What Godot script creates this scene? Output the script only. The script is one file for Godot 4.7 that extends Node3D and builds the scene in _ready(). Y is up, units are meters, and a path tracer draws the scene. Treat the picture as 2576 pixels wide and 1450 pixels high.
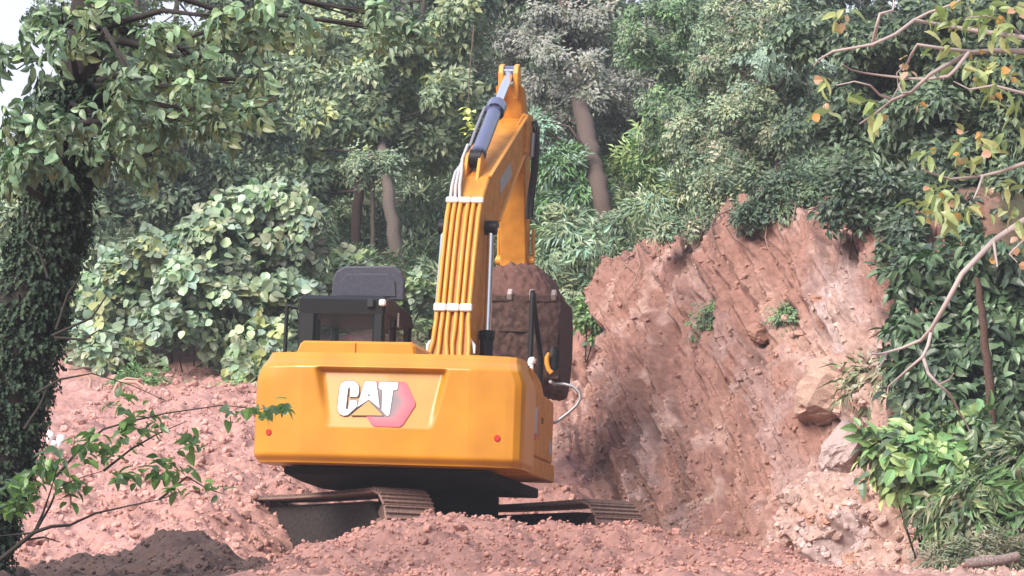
extends Node3D
# An excavator at work on a cut bank below a wooded hillside, under a bright overcast sky.
# World: y up, metres. The swing centre of the machine stands on the bench at the origin of z; the camera looks along -z from z = 33.

const EYE := Vector3(0.0, -0.36, 33.0)
const FOCAL := 6752.0            # focal length in pixels of a 2576 x 1450 picture
var pitch := atan(812.0 / FOCAL)
var rng := RandomNumberGenerator.new()
var n_big := FastNoiseLite.new()
var n_mid := FastNoiseLite.new()
var n_fine := FastNoiseLite.new()
var n_ridge := FastNoiseLite.new()
var taken := {}
var M := {}
var house := Transform3D()       # upper structure, relative to the machine's base
var under := Transform3D()       # undercarriage
var machine := Transform3D()
var machine_root: Node3D
var far_spray := []
var near_spray := []
var cliff_pts := []

# ---------------------------------------------------------------- geometry collector
class Geo:
	var v := PackedVector3Array()
	var n := PackedVector3Array()
	var c := PackedColorArray()
	var col := Color(1, 1, 1)
	func tri(a: Vector3, b: Vector3, d: Vector3, na: Vector3, nb: Vector3, nd: Vector3) -> void:
		var g := (d - a).cross(b - a)
		if g.dot(na + nb + nd) < 0.0:
			v.append_array(PackedVector3Array([a, d, b])); n.append_array(PackedVector3Array([na, nd, nb]))
		else:
			v.append_array(PackedVector3Array([a, b, d])); n.append_array(PackedVector3Array([na, nb, nd]))
		c.append(col); c.append(col); c.append(col)
	func flat(a: Vector3, b: Vector3, d: Vector3, out: Vector3) -> void:
		var g := (d - a).cross(b - a)
		if g.length_squared() < 1e-16:
			return
		g = g.normalized()
		if g.dot(out) < 0.0:
			g = -g
		tri(a, b, d, g, g, g)
	func quad(a: Vector3, b: Vector3, d: Vector3, e: Vector3, out: Vector3) -> void:
		flat(a, b, d, out); flat(a, d, e, out)
	func mesh() -> ArrayMesh:
		var arr := []
		arr.resize(Mesh.ARRAY_MAX)
		arr[Mesh.ARRAY_VERTEX] = v; arr[Mesh.ARRAY_NORMAL] = n; arr[Mesh.ARRAY_COLOR] = c
		var m := ArrayMesh.new()
		m.add_surface_from_arrays(Mesh.PRIMITIVE_TRIANGLES, arr)
		return m
	# chamfered box
	func box(x: Transform3D, s: Vector3, b := 0.012) -> void:
		var h := s * 0.5
		b = min(b, min(h.x, min(h.y, h.z)) * 0.6)
		var i := h - Vector3(b, b, b)
		for k in 3:
			var u := (k + 1) % 3
			var w := (k + 2) % 3
			for sg in [-1.0, 1.0]:
				var q := []
				for ss in [[-1, -1], [1, -1], [1, 1], [-1, 1]]:
					var p := Vector3()
					p[k] = sg * h[k]; p[u] = ss[0] * i[u]; p[w] = ss[1] * i[w]
					q.append(x * p)
				var o := Vector3(); o[k] = sg
				quad(q[0], q[1], q[2], q[3], x.basis * o)
			for su in [-1.0, 1.0]:
				for sw in [-1.0, 1.0]:
					var q := []
					for e in [[-1.0, 0], [1.0, 0], [1.0, 1], [-1.0, 1]]:
						var p := Vector3()
						p[k] = e[0] * i[k]
						p[u] = su * (h[u] if e[1] == 0 else i[u]); p[w] = sw * (i[w] if e[1] == 0 else h[w])
						q.append(x * p)
					var o := Vector3(); o[u] = su; o[w] = sw
					quad(q[0], q[1], q[2], q[3], x.basis * o)
		for sx in [-1.0, 1.0]:
			for sy in [-1.0, 1.0]:
				for sz in [-1.0, 1.0]:
					flat(x * Vector3(sx * h.x, sy * i.y, sz * i.z), x * Vector3(sx * i.x, sy * h.y, sz * i.z), x * Vector3(sx * i.x, sy * i.y, sz * h.z), x.basis * Vector3(sx, sy, sz))
	# swept round bar with smooth sides
	func tube(p: Array, r: Array, sides := 8, caps := true) -> void:
		var rings := []
		var prev := Vector3.RIGHT
		var dirs := []
		for i in p.size():
			var t: Vector3 = (p[min(i + 1, p.size() - 1)] - p[max(i - 1, 0)]).normalized()
			if i == 0:
				prev = t.cross(Vector3.UP if abs(t.y) < 0.9 else Vector3.RIGHT).normalized()
			prev = (prev - t * prev.dot(t)).normalized()
			var w := t.cross(prev)
			var ring := []
			var rad: float = r[i] if i < r.size() else r[-1]
			for k in sides:
				var a := TAU * k / sides
				var nn := prev * cos(a) + w * sin(a)
				ring.append([p[i] + nn * rad, nn])
			rings.append(ring); dirs.append(t)
		for i in p.size() - 1:
			for k in sides:
				var a = rings[i][k]; var b = rings[i][(k + 1) % sides]; var d = rings[i + 1][(k + 1) % sides]; var e = rings[i + 1][k]
				tri(a[0], b[0], d[0], a[1], b[1], d[1]); tri(a[0], d[0], e[0], a[1], d[1], e[1])
		if caps:
			for k in range(1, sides - 1):
				flat(rings[0][0][0], rings[0][k][0], rings[0][k + 1][0], -dirs[0])
				flat(rings[-1][0][0], rings[-1][k][0], rings[-1][k + 1][0], dirs[-1])
	# polygon in the local XY plane, from z0 to z1, with chamfered rims
	func prism(x: Transform3D, poly: PackedVector2Array, z0: float, z1: float, b := 0.0) -> void:
		var idx := Geometry2D.triangulate_polygon(poly)
		var ccw := 1.0 if not Geometry2D.is_polygon_clockwise(poly) else -1.0
		var m := poly.size()
		var inset := PackedVector2Array()
		for i in m:
			var e0 := (poly[i] - poly[(i + m - 1) % m]).normalized()
			var e1 := (poly[(i + 1) % m] - poly[i]).normalized()
			var n0 := Vector2(-e0.y, e0.x) * ccw
			var n1 := Vector2(-e1.y, e1.x) * ccw
			var s := n0 + n1
			inset.append(poly[i] + s / max(s.length_squared() * 0.5, 0.35) * b)
		for k in range(0, idx.size(), 3):
			for side in [[z0, -1.0], [z1, 1.0]]:
				var q := []
				for j in 3:
					var p := inset[idx[k + j]]
					q.append(x * Vector3(p.x, p.y, side[0]))
				flat(q[0], q[1], q[2], x.basis * Vector3(0, 0, side[1]))
		for i in m:
			var j := (i + 1) % m
			var e := (poly[j] - poly[i]).normalized()
			var o := x.basis * Vector3(e.y * ccw, -e.x * ccw, 0)
			var a := poly[i]; var d := poly[j]; var ai := inset[i]; var di := inset[j]
			quad(x * Vector3(a.x, a.y, z0 + b), x * Vector3(d.x, d.y, z0 + b), x * Vector3(d.x, d.y, z1 - b), x * Vector3(a.x, a.y, z1 - b), o)
			if b > 0.0:
				quad(x * Vector3(a.x, a.y, z0 + b), x * Vector3(d.x, d.y, z0 + b), x * Vector3(di.x, di.y, z0), x * Vector3(ai.x, ai.y, z0), o + x.basis * Vector3(0, 0, -1))
				quad(x * Vector3(a.x, a.y, z1 - b), x * Vector3(d.x, d.y, z1 - b), x * Vector3(di.x, di.y, z1), x * Vector3(ai.x, ai.y, z1), o + x.basis * Vector3(0, 0, 1))
	# smooth grid: rows of points; keeps faces turned towards `out`
	func sheet(rows: Array, out: Vector3, closed := false) -> void:
		var nu: int = rows.size()
		var nv: int = rows[0].size()
		var nn := []
		for i in nu:
			var line := PackedVector3Array()
			for j in nv:
				var a: Vector3 = rows[min(i + 1, nu - 1)][j] - rows[max(i - 1, 0)][j]
				var b: Vector3 = rows[i][(j + 1) % nv if closed else min(j + 1, nv - 1)] - rows[i][(j + nv - 1) % nv if closed else max(j - 1, 0)]
				line.append(a.cross(b).normalized())
			nn.append(line)
		var mid: Vector3 = nn[nu / 2][nv / 2]
		var s := 1.0 if mid.dot(out) > 0.0 else -1.0
		for i in nu - 1:
			for j in (nv if closed else nv - 1):
				var k := (j + 1) % nv
				tri(rows[i][j], rows[i][k], rows[i + 1][k], nn[i][j] * s, nn[i][k] * s, nn[i + 1][k] * s)
				tri(rows[i][j], rows[i + 1][k], rows[i + 1][j], nn[i][j] * s, nn[i + 1][k] * s, nn[i + 1][j] * s)

# ---------------------------------------------------------------- nodes
func numbered(called: String) -> String:
	var k: int = taken.get(called, 0)
	taken[called] = k + 1
	return called if k == 0 else "%s_%03d" % [called, k]

func tag(o: Node, label: String, category: String, group := "") -> void:
	o.set_meta("label", label); o.set_meta("category", category)
	if group:
		o.set_meta("group", group)

func thing(called: String, where: Vector3, label: String, category: String, group := "") -> Node3D:
	var o := Node3D.new()
	o.name = numbered(called)
	add_child(o)
	o.position = where
	tag(o, label, category, group)
	return o

func part(g, called: String, mat: Material, parent: Node, x := Transform3D()) -> MeshInstance3D:
	var o := MeshInstance3D.new()
	o.name = called
	o.mesh = g.mesh() if g is Geo else g
	o.material_override = mat
	o.transform = x
	o.cast_shadow = GeometryInstance3D.SHADOW_CASTING_SETTING_ON
	parent.add_child(o, true)
	return o

func top(g, called: String, mat: Material, where: Vector3, label: String, category: String, group := "") -> MeshInstance3D:
	var o := part(g, numbered(called), mat, self, Transform3D(Basis(), where))
	tag(o, label, category, group)
	return o

func structure(g, called: String, mat: Material) -> MeshInstance3D:
	var o := part(g, called, mat, self)
	o.set_meta("kind", "structure")
	return o

func copies(called: String, m: Mesh, mat: Material, xs: Array, cs: Array, parent: Node) -> MultiMeshInstance3D:
	var mm := MultiMesh.new()
	mm.transform_format = MultiMesh.TRANSFORM_3D
	mm.use_colors = true
	mm.mesh = m
	mm.instance_count = xs.size()
	for i in xs.size():
		mm.set_instance_transform(i, xs[i]); mm.set_instance_color(i, cs[i])
	var o := MultiMeshInstance3D.new()
	o.name = called
	o.multimesh = mm
	o.material_override = mat
	parent.add_child(o, true)
	return o

# ---------------------------------------------------------------- places
func sight(px: float, py: float) -> Vector3:
	var r := Vector3((px - 1288.0) / FOCAL, (725.0 - py) / FOCAL, -1.0)
	return Basis(Vector3.RIGHT, pitch) * r

func at(px: float, py: float, d: float) -> Vector3:      # the surveyed point that lies d metres ahead
	var r := sight(px, py)
	return EYE + r * (d / -r.z)

func on_house(px: float, py: float, z: float) -> Vector3: # the same on a plane across the upper structure
	var inv := (machine * house).affine_inverse()
	var o := inv * EYE
	var r := inv.basis * sight(px, py)
	return o + r * ((z - o.z) / r.z)

func noise2(n: FastNoiseLite, x: float, y: float) -> float:
	return n.get_noise_2d(x, y)

func table(t: Array, x: float) -> float:
	if x <= t[0][0]:
		return t[0][1]
	for i in t.size() - 1:
		if x <= t[i + 1][0]:
			var k: float = (x - t[i][0]) / (t[i + 1][0] - t[i][0])
			k = k * k * (3.0 - 2.0 * k)
			return lerp(float(t[i][1]), float(t[i + 1][1]), k)
	return t[-1][1]

var berm := [[-4.9, 0.0], [-4.2, 0.30], [-3.3, 0.56], [-2.95, 0.46], [-2.65, 0.2], [-2.35, 0.16], [-2.0, 0.40], [-1.55, 0.60], [-0.8, 0.66], [0.0, 0.60], [1.27, 0.57], [1.9, 0.47], [2.7, 0.3], [3.15, 0.0]]
var lip := [Vector2(-1.0, 46.5), Vector2(0.7, 43.8), Vector2(1.52, 43.4), Vector2(2.2, 42.4), Vector2(2.87, 41.2), Vector2(3.33, 40.2), Vector2(4.09, 39.0), Vector2(4.8, 37.8), Vector2(5.16, 36.8), Vector2(6.1, 36.2), Vector2(9.0, 35.0), Vector2(16.0, 33.0)]

func behind_lip(x: float, d: float) -> float:           # signed distance uphill of the top edge of the cut
	var best := 1e9
	var sgn := 1.0
	var p := Vector2(x, d)
	for i in lip.size() - 1:
		var q := Geometry2D.get_closest_point_to_segment(p, lip[i], lip[i + 1])
		var l := p.distance_to(q)
		if l < best:
			best = l
			var e: Vector2 = lip[i + 1] - lip[i]
			sgn = 1.0 if e.cross(p - lip[i]) > 0.0 else -1.0
	return best * sgn

func ground_y(x: float, far_d: float) -> float:
	var brow: float = lerp(66.0, 100.0, smoothstep(-12.5, -9.5, x))
	var d: float = min(far_d, brow)                          # brow of the hill
	var y: float = lerp(-2.0, -0.42, smoothstep(0.0, 23.0, d))
	y = lerp(y, 0.0, smoothstep(22.0, 28.5, d))
	var left := smoothstep(-0.8, -4.2, x)
	var right := smoothstep(0.8, 2.4, x)
	var start: float = lerp(lerp(35.6, 28.8, left), 37.0, right)
	var slope: float = lerp(lerp(0.44, 0.245, left), 0.22, right)
	var run := d - start
	y += slope * (run + sqrt(run * run + 1.0)) * 0.5 - slope * 0.05
	var far := d - 45.0
	y += lerp(-0.06, 0.1, left) * (far + sqrt(far * far + 4.0)) * 0.5
	if x > -1.5 and d > 30.0:
		var s := behind_lip(x, d)
		var lifted: float = lerp(3.3, 5.2, smoothstep(0.2, 2.0, x)) + max(0.0, s) * lerp(0.42, 0.30, smoothstep(0.2, 2.0, x)) - max(0.0, 36.5 - d) * 0.35
		y = lerp(y, max(y, lifted), smoothstep(-0.8, 0.15, s) * smoothstep(-1.2, 1.5, x))
	y = max(y, y * 0.3 + smoothstep(4.9, 9.5, x) * smoothstep(16.0, 29.0, d) * 3.4 * smoothstep(38.0, 33.0, d))
	y += smoothstep(7.0, 18.0, x) * 7.0 * smoothstep(4.0, 18.0, d) * smoothstep(60.0, 40.0, d)    # the hill to the right, raised out of view to keep sky off the machine
	y += smoothstep(-5.0, -9.0, x) * smoothstep(12.0, 24.0, d) * 1.0 * smoothstep(45.0, 30.0, d)
	var crest := table(berm, x + 0.18 * noise2(n_mid, d * 1.3, 7.0))
	var dd := d - (27.7 + 0.3 * noise2(n_mid, x * 0.8, 3.0))
	var prof := smoothstep(-3.9, 0.0, dd) if dd < 0.0 else smoothstep(1.7, 0.0, dd)
	y -= max(0.0, far_d - brow) * 0.12
	y += (crest - 0.13 * smoothstep(0.0, 0.3, crest)) * prof
	for pit in [[1.74, 26.7, 0.15], [1.95, 25.7, 0.17], [2.6, 26.1, 0.14], [0.3, 26.4, 0.07], [-0.9, 25.6, 0.08]]:   # hollows in the berm
		var q: float = Vector2((x - pit[0]) * 0.75, d - pit[1]).length() / 0.16
		if q < 2.5:
			y -= pit[2] * exp(-q * q * (1.0 + 0.4 * noise2(n_fine, x, d)))
	if d > 12.0 and d < 75.0:
		var rough := smoothstep(17.0, 20.0, d) * smoothstep(48.0, 40.0, d)
		y += 0.10 * noise2(n_big, x, d) + rough * (0.13 * noise2(n_mid, x, d) + 0.085 * noise2(n_fine, x * 0.8, d * 0.8))
	return y

func on_ground(x: float, d: float, lift := 0.0) -> Vector3:
	return Vector3(x, ground_y(x, d) + lift, 33.0 - d)

func lin(r: float, g: float, b: float) -> Color:
	return Color(r, g, b).linear_to_srgb()

# ---------------------------------------------------------------- materials
func grain(freq: float, lo: Color, hi: Color, sd: int, size := 512, octaves := 4) -> NoiseTexture2D:
	var t := NoiseTexture2D.new()
	t.width = size; t.height = size; t.seamless = true
	var f := FastNoiseLite.new()
	f.seed = sd; f.frequency = freq; f.fractal_octaves = octaves
	t.noise = f
	var g := Gradient.new()
	g.set_color(0, lo); g.set_color(1, hi)
	t.color_ramp = g
	return t

func relief(freq: float, sd: int, strength: float, size := 512, kind := FastNoiseLite.TYPE_SIMPLEX_SMOOTH) -> NoiseTexture2D:
	var t := NoiseTexture2D.new()
	t.width = size; t.height = size; t.seamless = true
	var f := FastNoiseLite.new()
	f.seed = sd; f.frequency = freq; f.fractal_octaves = 5; f.noise_type = kind
	t.noise = f
	t.as_normal_map = true
	t.bump_strength = strength
	return t

func mat(called: String, c: Color, rough: float, metal := 0.0) -> StandardMaterial3D:
	var m := StandardMaterial3D.new()
	m.resource_name = called
	m.albedo_color = c; m.roughness = rough; m.metallic = metal
	M[called] = m
	return m

func triplanar(m: StandardMaterial3D, tex: Texture2D, nor: Texture2D, scale: float, strength: float) -> void:
	m.uv1_triplanar = true
	m.uv1_world_triplanar = true
	m.uv1_scale = Vector3.ONE * scale
	if tex:
		m.albedo_texture = tex
	if nor:
		m.normal_enabled = true; m.normal_texture = nor; m.normal_scale = strength

func make_materials() -> void:
	var speck := grain(0.02, Color(0.72, 0.70, 0.70), Color(1, 1, 1), 5)
	var bumps := relief(0.02, 9, 6.0)
	var m := mat("soil", Color.WHITE, 0.95)
	m.vertex_color_use_as_albedo = true
	triplanar(m, speck, bumps, 0.9, 1.0)
	m = mat("clod", Color.WHITE, 0.95)
	m.vertex_color_use_as_albedo = true
	m = mat("stone", Color.WHITE, 0.9)
	m.vertex_color_use_as_albedo = true
	triplanar(m, grain(0.03, Color(0.68, 0.66, 0.66), Color.WHITE, 15), relief(0.03, 19, 5.0), 2.2, 0.8)
	var dust := grain(0.006, Color(0.90, 0.88, 0.86), Color(1, 1, 1), 21, 512, 5)
	m = mat("yellow_paint", lin(0.60, 0.25, 0.012), 0.34)
	triplanar(m, dust, relief(0.004, 22, 0.5), 0.55, 0.10)
	m.clearcoat_enabled = true; m.clearcoat = 0.25; m.clearcoat_roughness = 0.22
	m = mat("dusty_yellow", lin(0.64, 0.265, 0.026), 0.55)
	triplanar(m, grain(0.01, Color(0.80, 0.77, 0.74), Color.WHITE, 23, 512, 5), null, 0.8, 0.0)
	m = mat("pipe_yellow", lin(0.66, 0.28, 0.035), 0.45)
	m = mat("black_paint", lin(0.011, 0.011, 0.013), 0.5)
	m.metallic_specular = 0.35
	m = mat("black_rubber", lin(0.014, 0.014, 0.016), 0.7)
	m = mat("underside", lin(0.016, 0.014, 0.014), 0.9)
	m.metallic_specular = 0.3
	m = mat("mud_steel", lin(0.045, 0.034, 0.031), 0.9)
	triplanar(m, grain(0.02, Color(0.45, 0.42, 0.40), Color.WHITE, 51), relief(0.02, 52, 8.0), 1.3, 1.0)
	m = mat("hatch_grey", lin(0.075, 0.077, 0.105), 0.7)
	triplanar(m, grain(0.02, Color(0.78, 0.78, 0.80), Color.WHITE, 27), null, 1.5, 0.0)
	m = mat("chrome", lin(0.82, 0.83, 0.86), 0.22, 1.0)
	m = mat("barrel_blue", lin(0.075, 0.085, 0.17), 0.30)
	m.clearcoat_enabled = true; m.clearcoat = 0.6; m.clearcoat_roughness = 0.15
	m = mat("clamp_white", lin(0.78, 0.77, 0.76), 0.4)
	m = mat("steel", lin(0.33, 0.32, 0.33), 0.45, 0.6)
	m = mat("white_print", lin(0.86, 0.85, 0.86), 0.35)
	m = mat("dark_print", lin(0.045, 0.035, 0.045), 0.4)
	m = mat("hexagon_print", Color.WHITE, 0.3)
	m.vertex_color_use_as_albedo = true
	m = mat("reflector_red", lin(0.78, 0.03, 0.02), 0.25)
	m = mat("decal_grey", lin(0.34, 0.34, 0.36), 0.4)
	m = mat("decal_red", lin(0.45, 0.05, 0.06), 0.4)
	m = mat("track_steel", lin(0.34, 0.225, 0.195), 0.8)
	triplanar(m, grain(0.03, Color(0.6, 0.57, 0.55), Color.WHITE, 33), relief(0.03, 34, 4.0), 1.6, 0.6)
	m = mat("worn_steel", lin(0.36, 0.30, 0.28), 0.6, 0.2)
	m = mat("hose_grey", lin(0.42, 0.41, 0.42), 0.5)
	m = mat("bucket_steel", lin(0.12, 0.066, 0.054), 0.95)
	triplanar(m, grain(0.015, Color(0.5, 0.45, 0.43), Color.WHITE, 35), relief(0.02, 36, 7.0), 1.3, 1.0)
	m = mat("cab_glass", Color(0.10, 0.14, 0.13, 0.14), 0.04)
	m.metallic_specular = 0.25
	m.transparency = BaseMaterial3D.TRANSPARENCY_ALPHA
	m = mat("seat_cloth", lin(0.03, 0.032, 0.038), 0.85)
	m = mat("lamp_white", lin(0.75, 0.73, 0.72), 0.3)
	m = mat("bark", Color.WHITE, 0.95)
	m.vertex_color_use_as_albedo = true
	triplanar(m, grain(0.03, Color(0.5, 0.48, 0.46), Color.WHITE, 41), relief(0.03, 42, 6.0), 2.5, 0.8)
	m = mat("twig", Color.WHITE, 0.9)
	m.vertex_color_use_as_albedo = true
	m = mat("leaf", Color.WHITE, 0.38)
	m.metallic_specular = 0.5
	m.vertex_color_use_as_albedo = true
	m.backlight_enabled = true
	m.backlight = Color(0.38, 0.55, 0.28)
	m.cull_mode = BaseMaterial3D.CULL_DISABLED
	m = mat("soft_leaf", Color.WHITE, 0.45)
	m.metallic_specular = 0.5
	m.vertex_color_use_as_albedo = true
	m.backlight_enabled = true
	m.backlight = Color(0.36, 0.5, 0.27)
	m.cull_mode = BaseMaterial3D.CULL_DISABLED
	m = mat("ivy_leaf", Color.WHITE, 0.75)
	m.metallic_specular = 0.25
	m.vertex_color_use_as_albedo = true
	m.cull_mode = BaseMaterial3D.CULL_DISABLED
	m = mat("plastic_bag", lin(0.8, 0.8, 0.84), 0.35)
	m.backlight_enabled = true
	m.backlight = Color(0.6, 0.6, 0.6)

# ---------------------------------------------------------------- the excavator
func side_plane(x0 := 0.0) -> Transform3D:      # polygon x = forward, y = up, extruded to the machine's right
	return Transform3D(Basis(Vector3(0, 0, -1), Vector3(0, 1, 0), Vector3(1, 0, 0)), Vector3(x0, 0, 0))

func rear_point(u: float, y: float) -> Vector3:  # outer skin of the counterweight; u runs along its plan from the left side to the right
	y -= 0.025
	var w := 1.54 - 0.10 * smoothstep(2.10, 2.46, y)
	var pull := 0.16 * smoothstep(2.27, 2.43, y) + 0.05 * smoothstep(2.41, 2.46, y)   # sloping top band
	var low := smoothstep(1.33, 1.21, y)
	pull += 0.07 * low * low
	w -= 0.035 * low * low
	var zr := 3.30 - pull
	var path := [Vector2(-w, 2.30), Vector2(-w, zr - 0.27), Vector2(-w + 0.03, zr - 0.175), Vector2(-w + 0.10, zr - 0.115), Vector2(-w + 0.19, zr - 0.085), Vector2(-1.03, zr - 0.012), Vector2(-0.95, zr), Vector2(0, zr + 0.012), Vector2(0.95, zr), Vector2(1.03, zr - 0.012), Vector2(w - 0.19, zr - 0.085), Vector2(w - 0.10, zr - 0.115), Vector2(w - 0.03, zr - 0.175), Vector2(w, zr - 0.27), Vector2(w, 2.30)]
	var keys := [0.0, 0.15, 0.175, 0.2, 0.225, 0.33, 0.35, 0.5, 0.65, 0.67, 0.775, 0.80, 0.825, 0.85, 1.0]
	var p := Vector2()
	for i in keys.size() - 1:
		if u <= keys[i + 1] + 1e-6:
			var k: float = (u - keys[i]) / (keys[i + 1] - keys[i])
			p = path[i].lerp(path[i + 1], k)
			break
	# the shallow panel that carries the emblem: deepest under its top lip, running out flush below
	var inside: float = lerp(0.63, 0.775, clamp((y - 1.60) / 0.70, 0.0, 1.0)) - abs(p.x + 0.055)
	var t: float = clamp((2.285 - y) / 0.68, 0.0, 1.0)
	var depth: float = 0.11 * (1.0 - t) * smoothstep(0.0, 0.085, inside) * smoothstep(0.0, 0.055, 2.285 - y)
	return Vector3(p.x - 0.03, y + 0.025, p.y - depth)

func pane(a: Vector3, b: Vector3, c: Vector3, d: Vector3, parent: Node) -> void:
	var nn := (b - a).cross(d - a).normalized() * 0.004
	var g := Geo.new()
	g.quad(a + nn, b + nn, c + nn, d + nn, nn); g.quad(a - nn, b - nn, c - nn, d - nn, -nn)
	for e in [[a, b], [b, c], [c, d], [d, a]]:
		g.quad(e[0] + nn, e[1] + nn, e[1] - nn, e[0] - nn, (e[0] + e[1]) * 0.5 - (a + c) * 0.5)
	part(g, "window_pane", M.cab_glass, parent)

func emblem(parent: Node) -> void:
	var outlines := {
		"c": PackedVector2Array([Vector2(350, 400), Vector2(380, 310), Vector2(450, 260), Vector2(540, 245), Vector2(640, 255), Vector2(710, 300), Vector2(750, 370), Vector2(755, 470), Vector2(748, 550), Vector2(720, 585), Vector2(580, 585), Vector2(577, 430), Vector2(562, 385), Vector2(533, 385), Vector2(522, 430), Vector2(508, 830), Vector2(520, 865), Vector2(552, 865), Vector2(568, 830), Vector2(575, 690), Vector2(592, 662), Vector2(712, 662), Vector2(740, 700), Vector2(730, 800), Vector2(560, 975), Vector2(480, 990), Vector2(400, 960), Vector2(352, 890), Vector2(340, 820)]),
		"a": PackedVector2Array([Vector2(880, 255), Vector2(1090, 255), Vector2(1112, 280), Vector2(1215, 812), Vector2(975, 636), Vector2(752, 800), Vector2(860, 285)]),
		"t": PackedVector2Array([Vector2(1190, 255), Vector2(1540, 255), Vector2(1565, 280), Vector2(1560, 390), Vector2(1540, 420), Vector2(1470, 425), Vector2(1432, 940), Vector2(1402, 975), Vector2(1368, 965), Vector2(1265, 860), Vector2(1250, 420), Vector2(1188, 412), Vector2(1165, 380), Vector2(1165, 280)]),
		"triangle": PackedVector2Array([Vector2(975, 672), Vector2(1300, 972), Vector2(640, 980)])}
	var hexagon := PackedVector2Array([Vector2(1000, 250), Vector2(1690, 238), Vector2(1740, 270), Vector2(1948, 670), Vector2(1948, 745), Vector2(1720, 1160), Vector2(1650, 1205), Vector2(1130, 1205), Vector2(1070, 1170), Vector2(950, 990), Vector2(820, 720)])
	# lie on the panel: a plane through three of its points
	var o := Vector3(-0.125, 1.905, 0)
	var face := func(p: Vector2) -> Vector2: return Vector2((p.x - 1150.0) * 0.000536 * 1.015, -(p.y - 720.0) * 0.000536)
	var za := rear_point(0.5 - 0.02, 2.14).z
	var zb := rear_point(0.5 - 0.02, 1.68).z
	var up := Vector3(0, 2.14 - 1.68, za - zb).normalized()
	var nrm := Vector3.RIGHT.cross(up).normalized()
	var base := rear_point(0.48, 1.905)
	var x := Transform3D(Basis(Vector3.RIGHT, up, nrm), Vector3(o.x, 1.905, base.z + 0.012))
	var g := Geo.new()
	# hexagon: printed from grey near the letters to red at the rim
	var mid := Vector2(1180, 640)
	var rings := [0.0, 0.45, 0.62, 0.74, 0.86, 1.0]
	var tones := [Color(0.10, 0.08, 0.10), Color(0.16, 0.12, 0.145), Color(0.25, 0.13, 0.15), Color(0.46, 0.10, 0.13), Color(0.62, 0.07, 0.11), Color(0.66, 0.05, 0.09)]
	for i in hexagon.size():
		var p0 := hexagon[i]
		var p1 := hexagon[(i + 1) % hexagon.size()]
		for k in rings.size() - 1:
			var q := []
			for e in [[p0, k], [p1, k], [p1, k + 1], [p0, k + 1]]:
				var f: Vector2 = face.call(mid.lerp(e[0], rings[e[1]]))
				q.append([x * Vector3(f.x, f.y, 0.001), tones[e[1]]])
			var nn := x.basis.z
			for t in [[0, 1, 2], [0, 2, 3]]:
				var a = q[t[0]]; var b = q[t[1]]; var c = q[t[2]]
				if (b[0] - a[0]).cross(c[0] - a[0]).length() < 1e-9:
					continue
				if (c[0] - a[0]).cross(b[0] - a[0]).dot(nn) < 0.0:
					var s = b; b = c; c = s
				for e in [a, b, c]:
					g.v.append(e[0]); g.n.append(nn); g.c.append(e[1])
	part(g, "emblem_hexagon", M.hexagon_print, parent)
	for key in outlines:
		var poly := PackedVector2Array()
		var wide := PackedVector2Array()
		for p in outlines[key]:
			poly.append(face.call(p))
		var grown := Geometry2D.offset_polygon(outlines[key], 17.0, Geometry2D.JOIN_ROUND)
		for p in grown[0]:
			wide.append(face.call(p))
		var b := Geo.new()
		var lift := {"c": 0.003, "a": 0.0045, "t": 0.003, "triangle": 0.008}
		b.prism(x, wide, lift[key] - 0.002, lift[key], 0.0)
		part(b, "letter_outline", M.dark_print, parent)
		var l := Geo.new()
		l.prism(x, poly, lift[key], lift[key] + 0.0025, 0.0)
		part(l, "emblem_triangle" if key == "triangle" else "letter", M.yellow_paint if key == "triangle" else M.white_print, parent)
	var h := Geo.new()
	var hole := PackedVector2Array()
	for p in [Vector2(975, 455), Vector2(1000, 575), Vector2(950, 575)]:
		hole.append(face.call(p))
	h.prism(x, hole, 0.007, 0.0085, 0.0)
	part(h, "letter_counter", M.dark_print, parent)

func counterweight(root: Node) -> void:
	var g := Geo.new()
	var us := []
	var k := 0
	while k <= 300:
		us.append(k / 300.0); k += 1
	var ys := []
	for i in 121:
		ys.append(lerp(1.235, 2.485, i / 120.0))
	var rows := []
	for y in ys:
		var line := PackedVector3Array()
		for u in us:
			line.append(rear_point(u, y))
		rows.append(line)
	g.sheet(rows, Vector3(0, 0, 1))
	for side in [[rows[0], Vector3.DOWN], [rows[-1], Vector3.UP]]:
		var c := Vector3(0, side[0][0].y, 2.30)
		for i in side[0].size() - 1:
			g.flat(c, side[0][i], side[0][i + 1], side[1])
	g.quad(rows[0][0], rows[0][-1], rows[-1][-1], rows[-1][0], Vector3(0, 0, -1))
	var cw := part(g, "counterweight", M.yellow_paint, root, house)
	emblem(cw)
	for p in [[0.232, 1.56], [0.748, 1.555]]:
		var q := rear_point(p[0], p[1])
		var nn := (rear_point(p[0] + 0.004, p[1]) - rear_point(p[0] - 0.004, p[1])).cross(Vector3.UP).normalized() * 1.0
		if nn.z < 0.0:
			nn = -nn
		var r := Geo.new()
		r.tube([q - nn * 0.01, q + nn * 0.008, q + nn * 0.012], [0.036, 0.036, 0.028], 18)
		part(r, "rear_reflector", M.reflector_red, cw)

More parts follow.
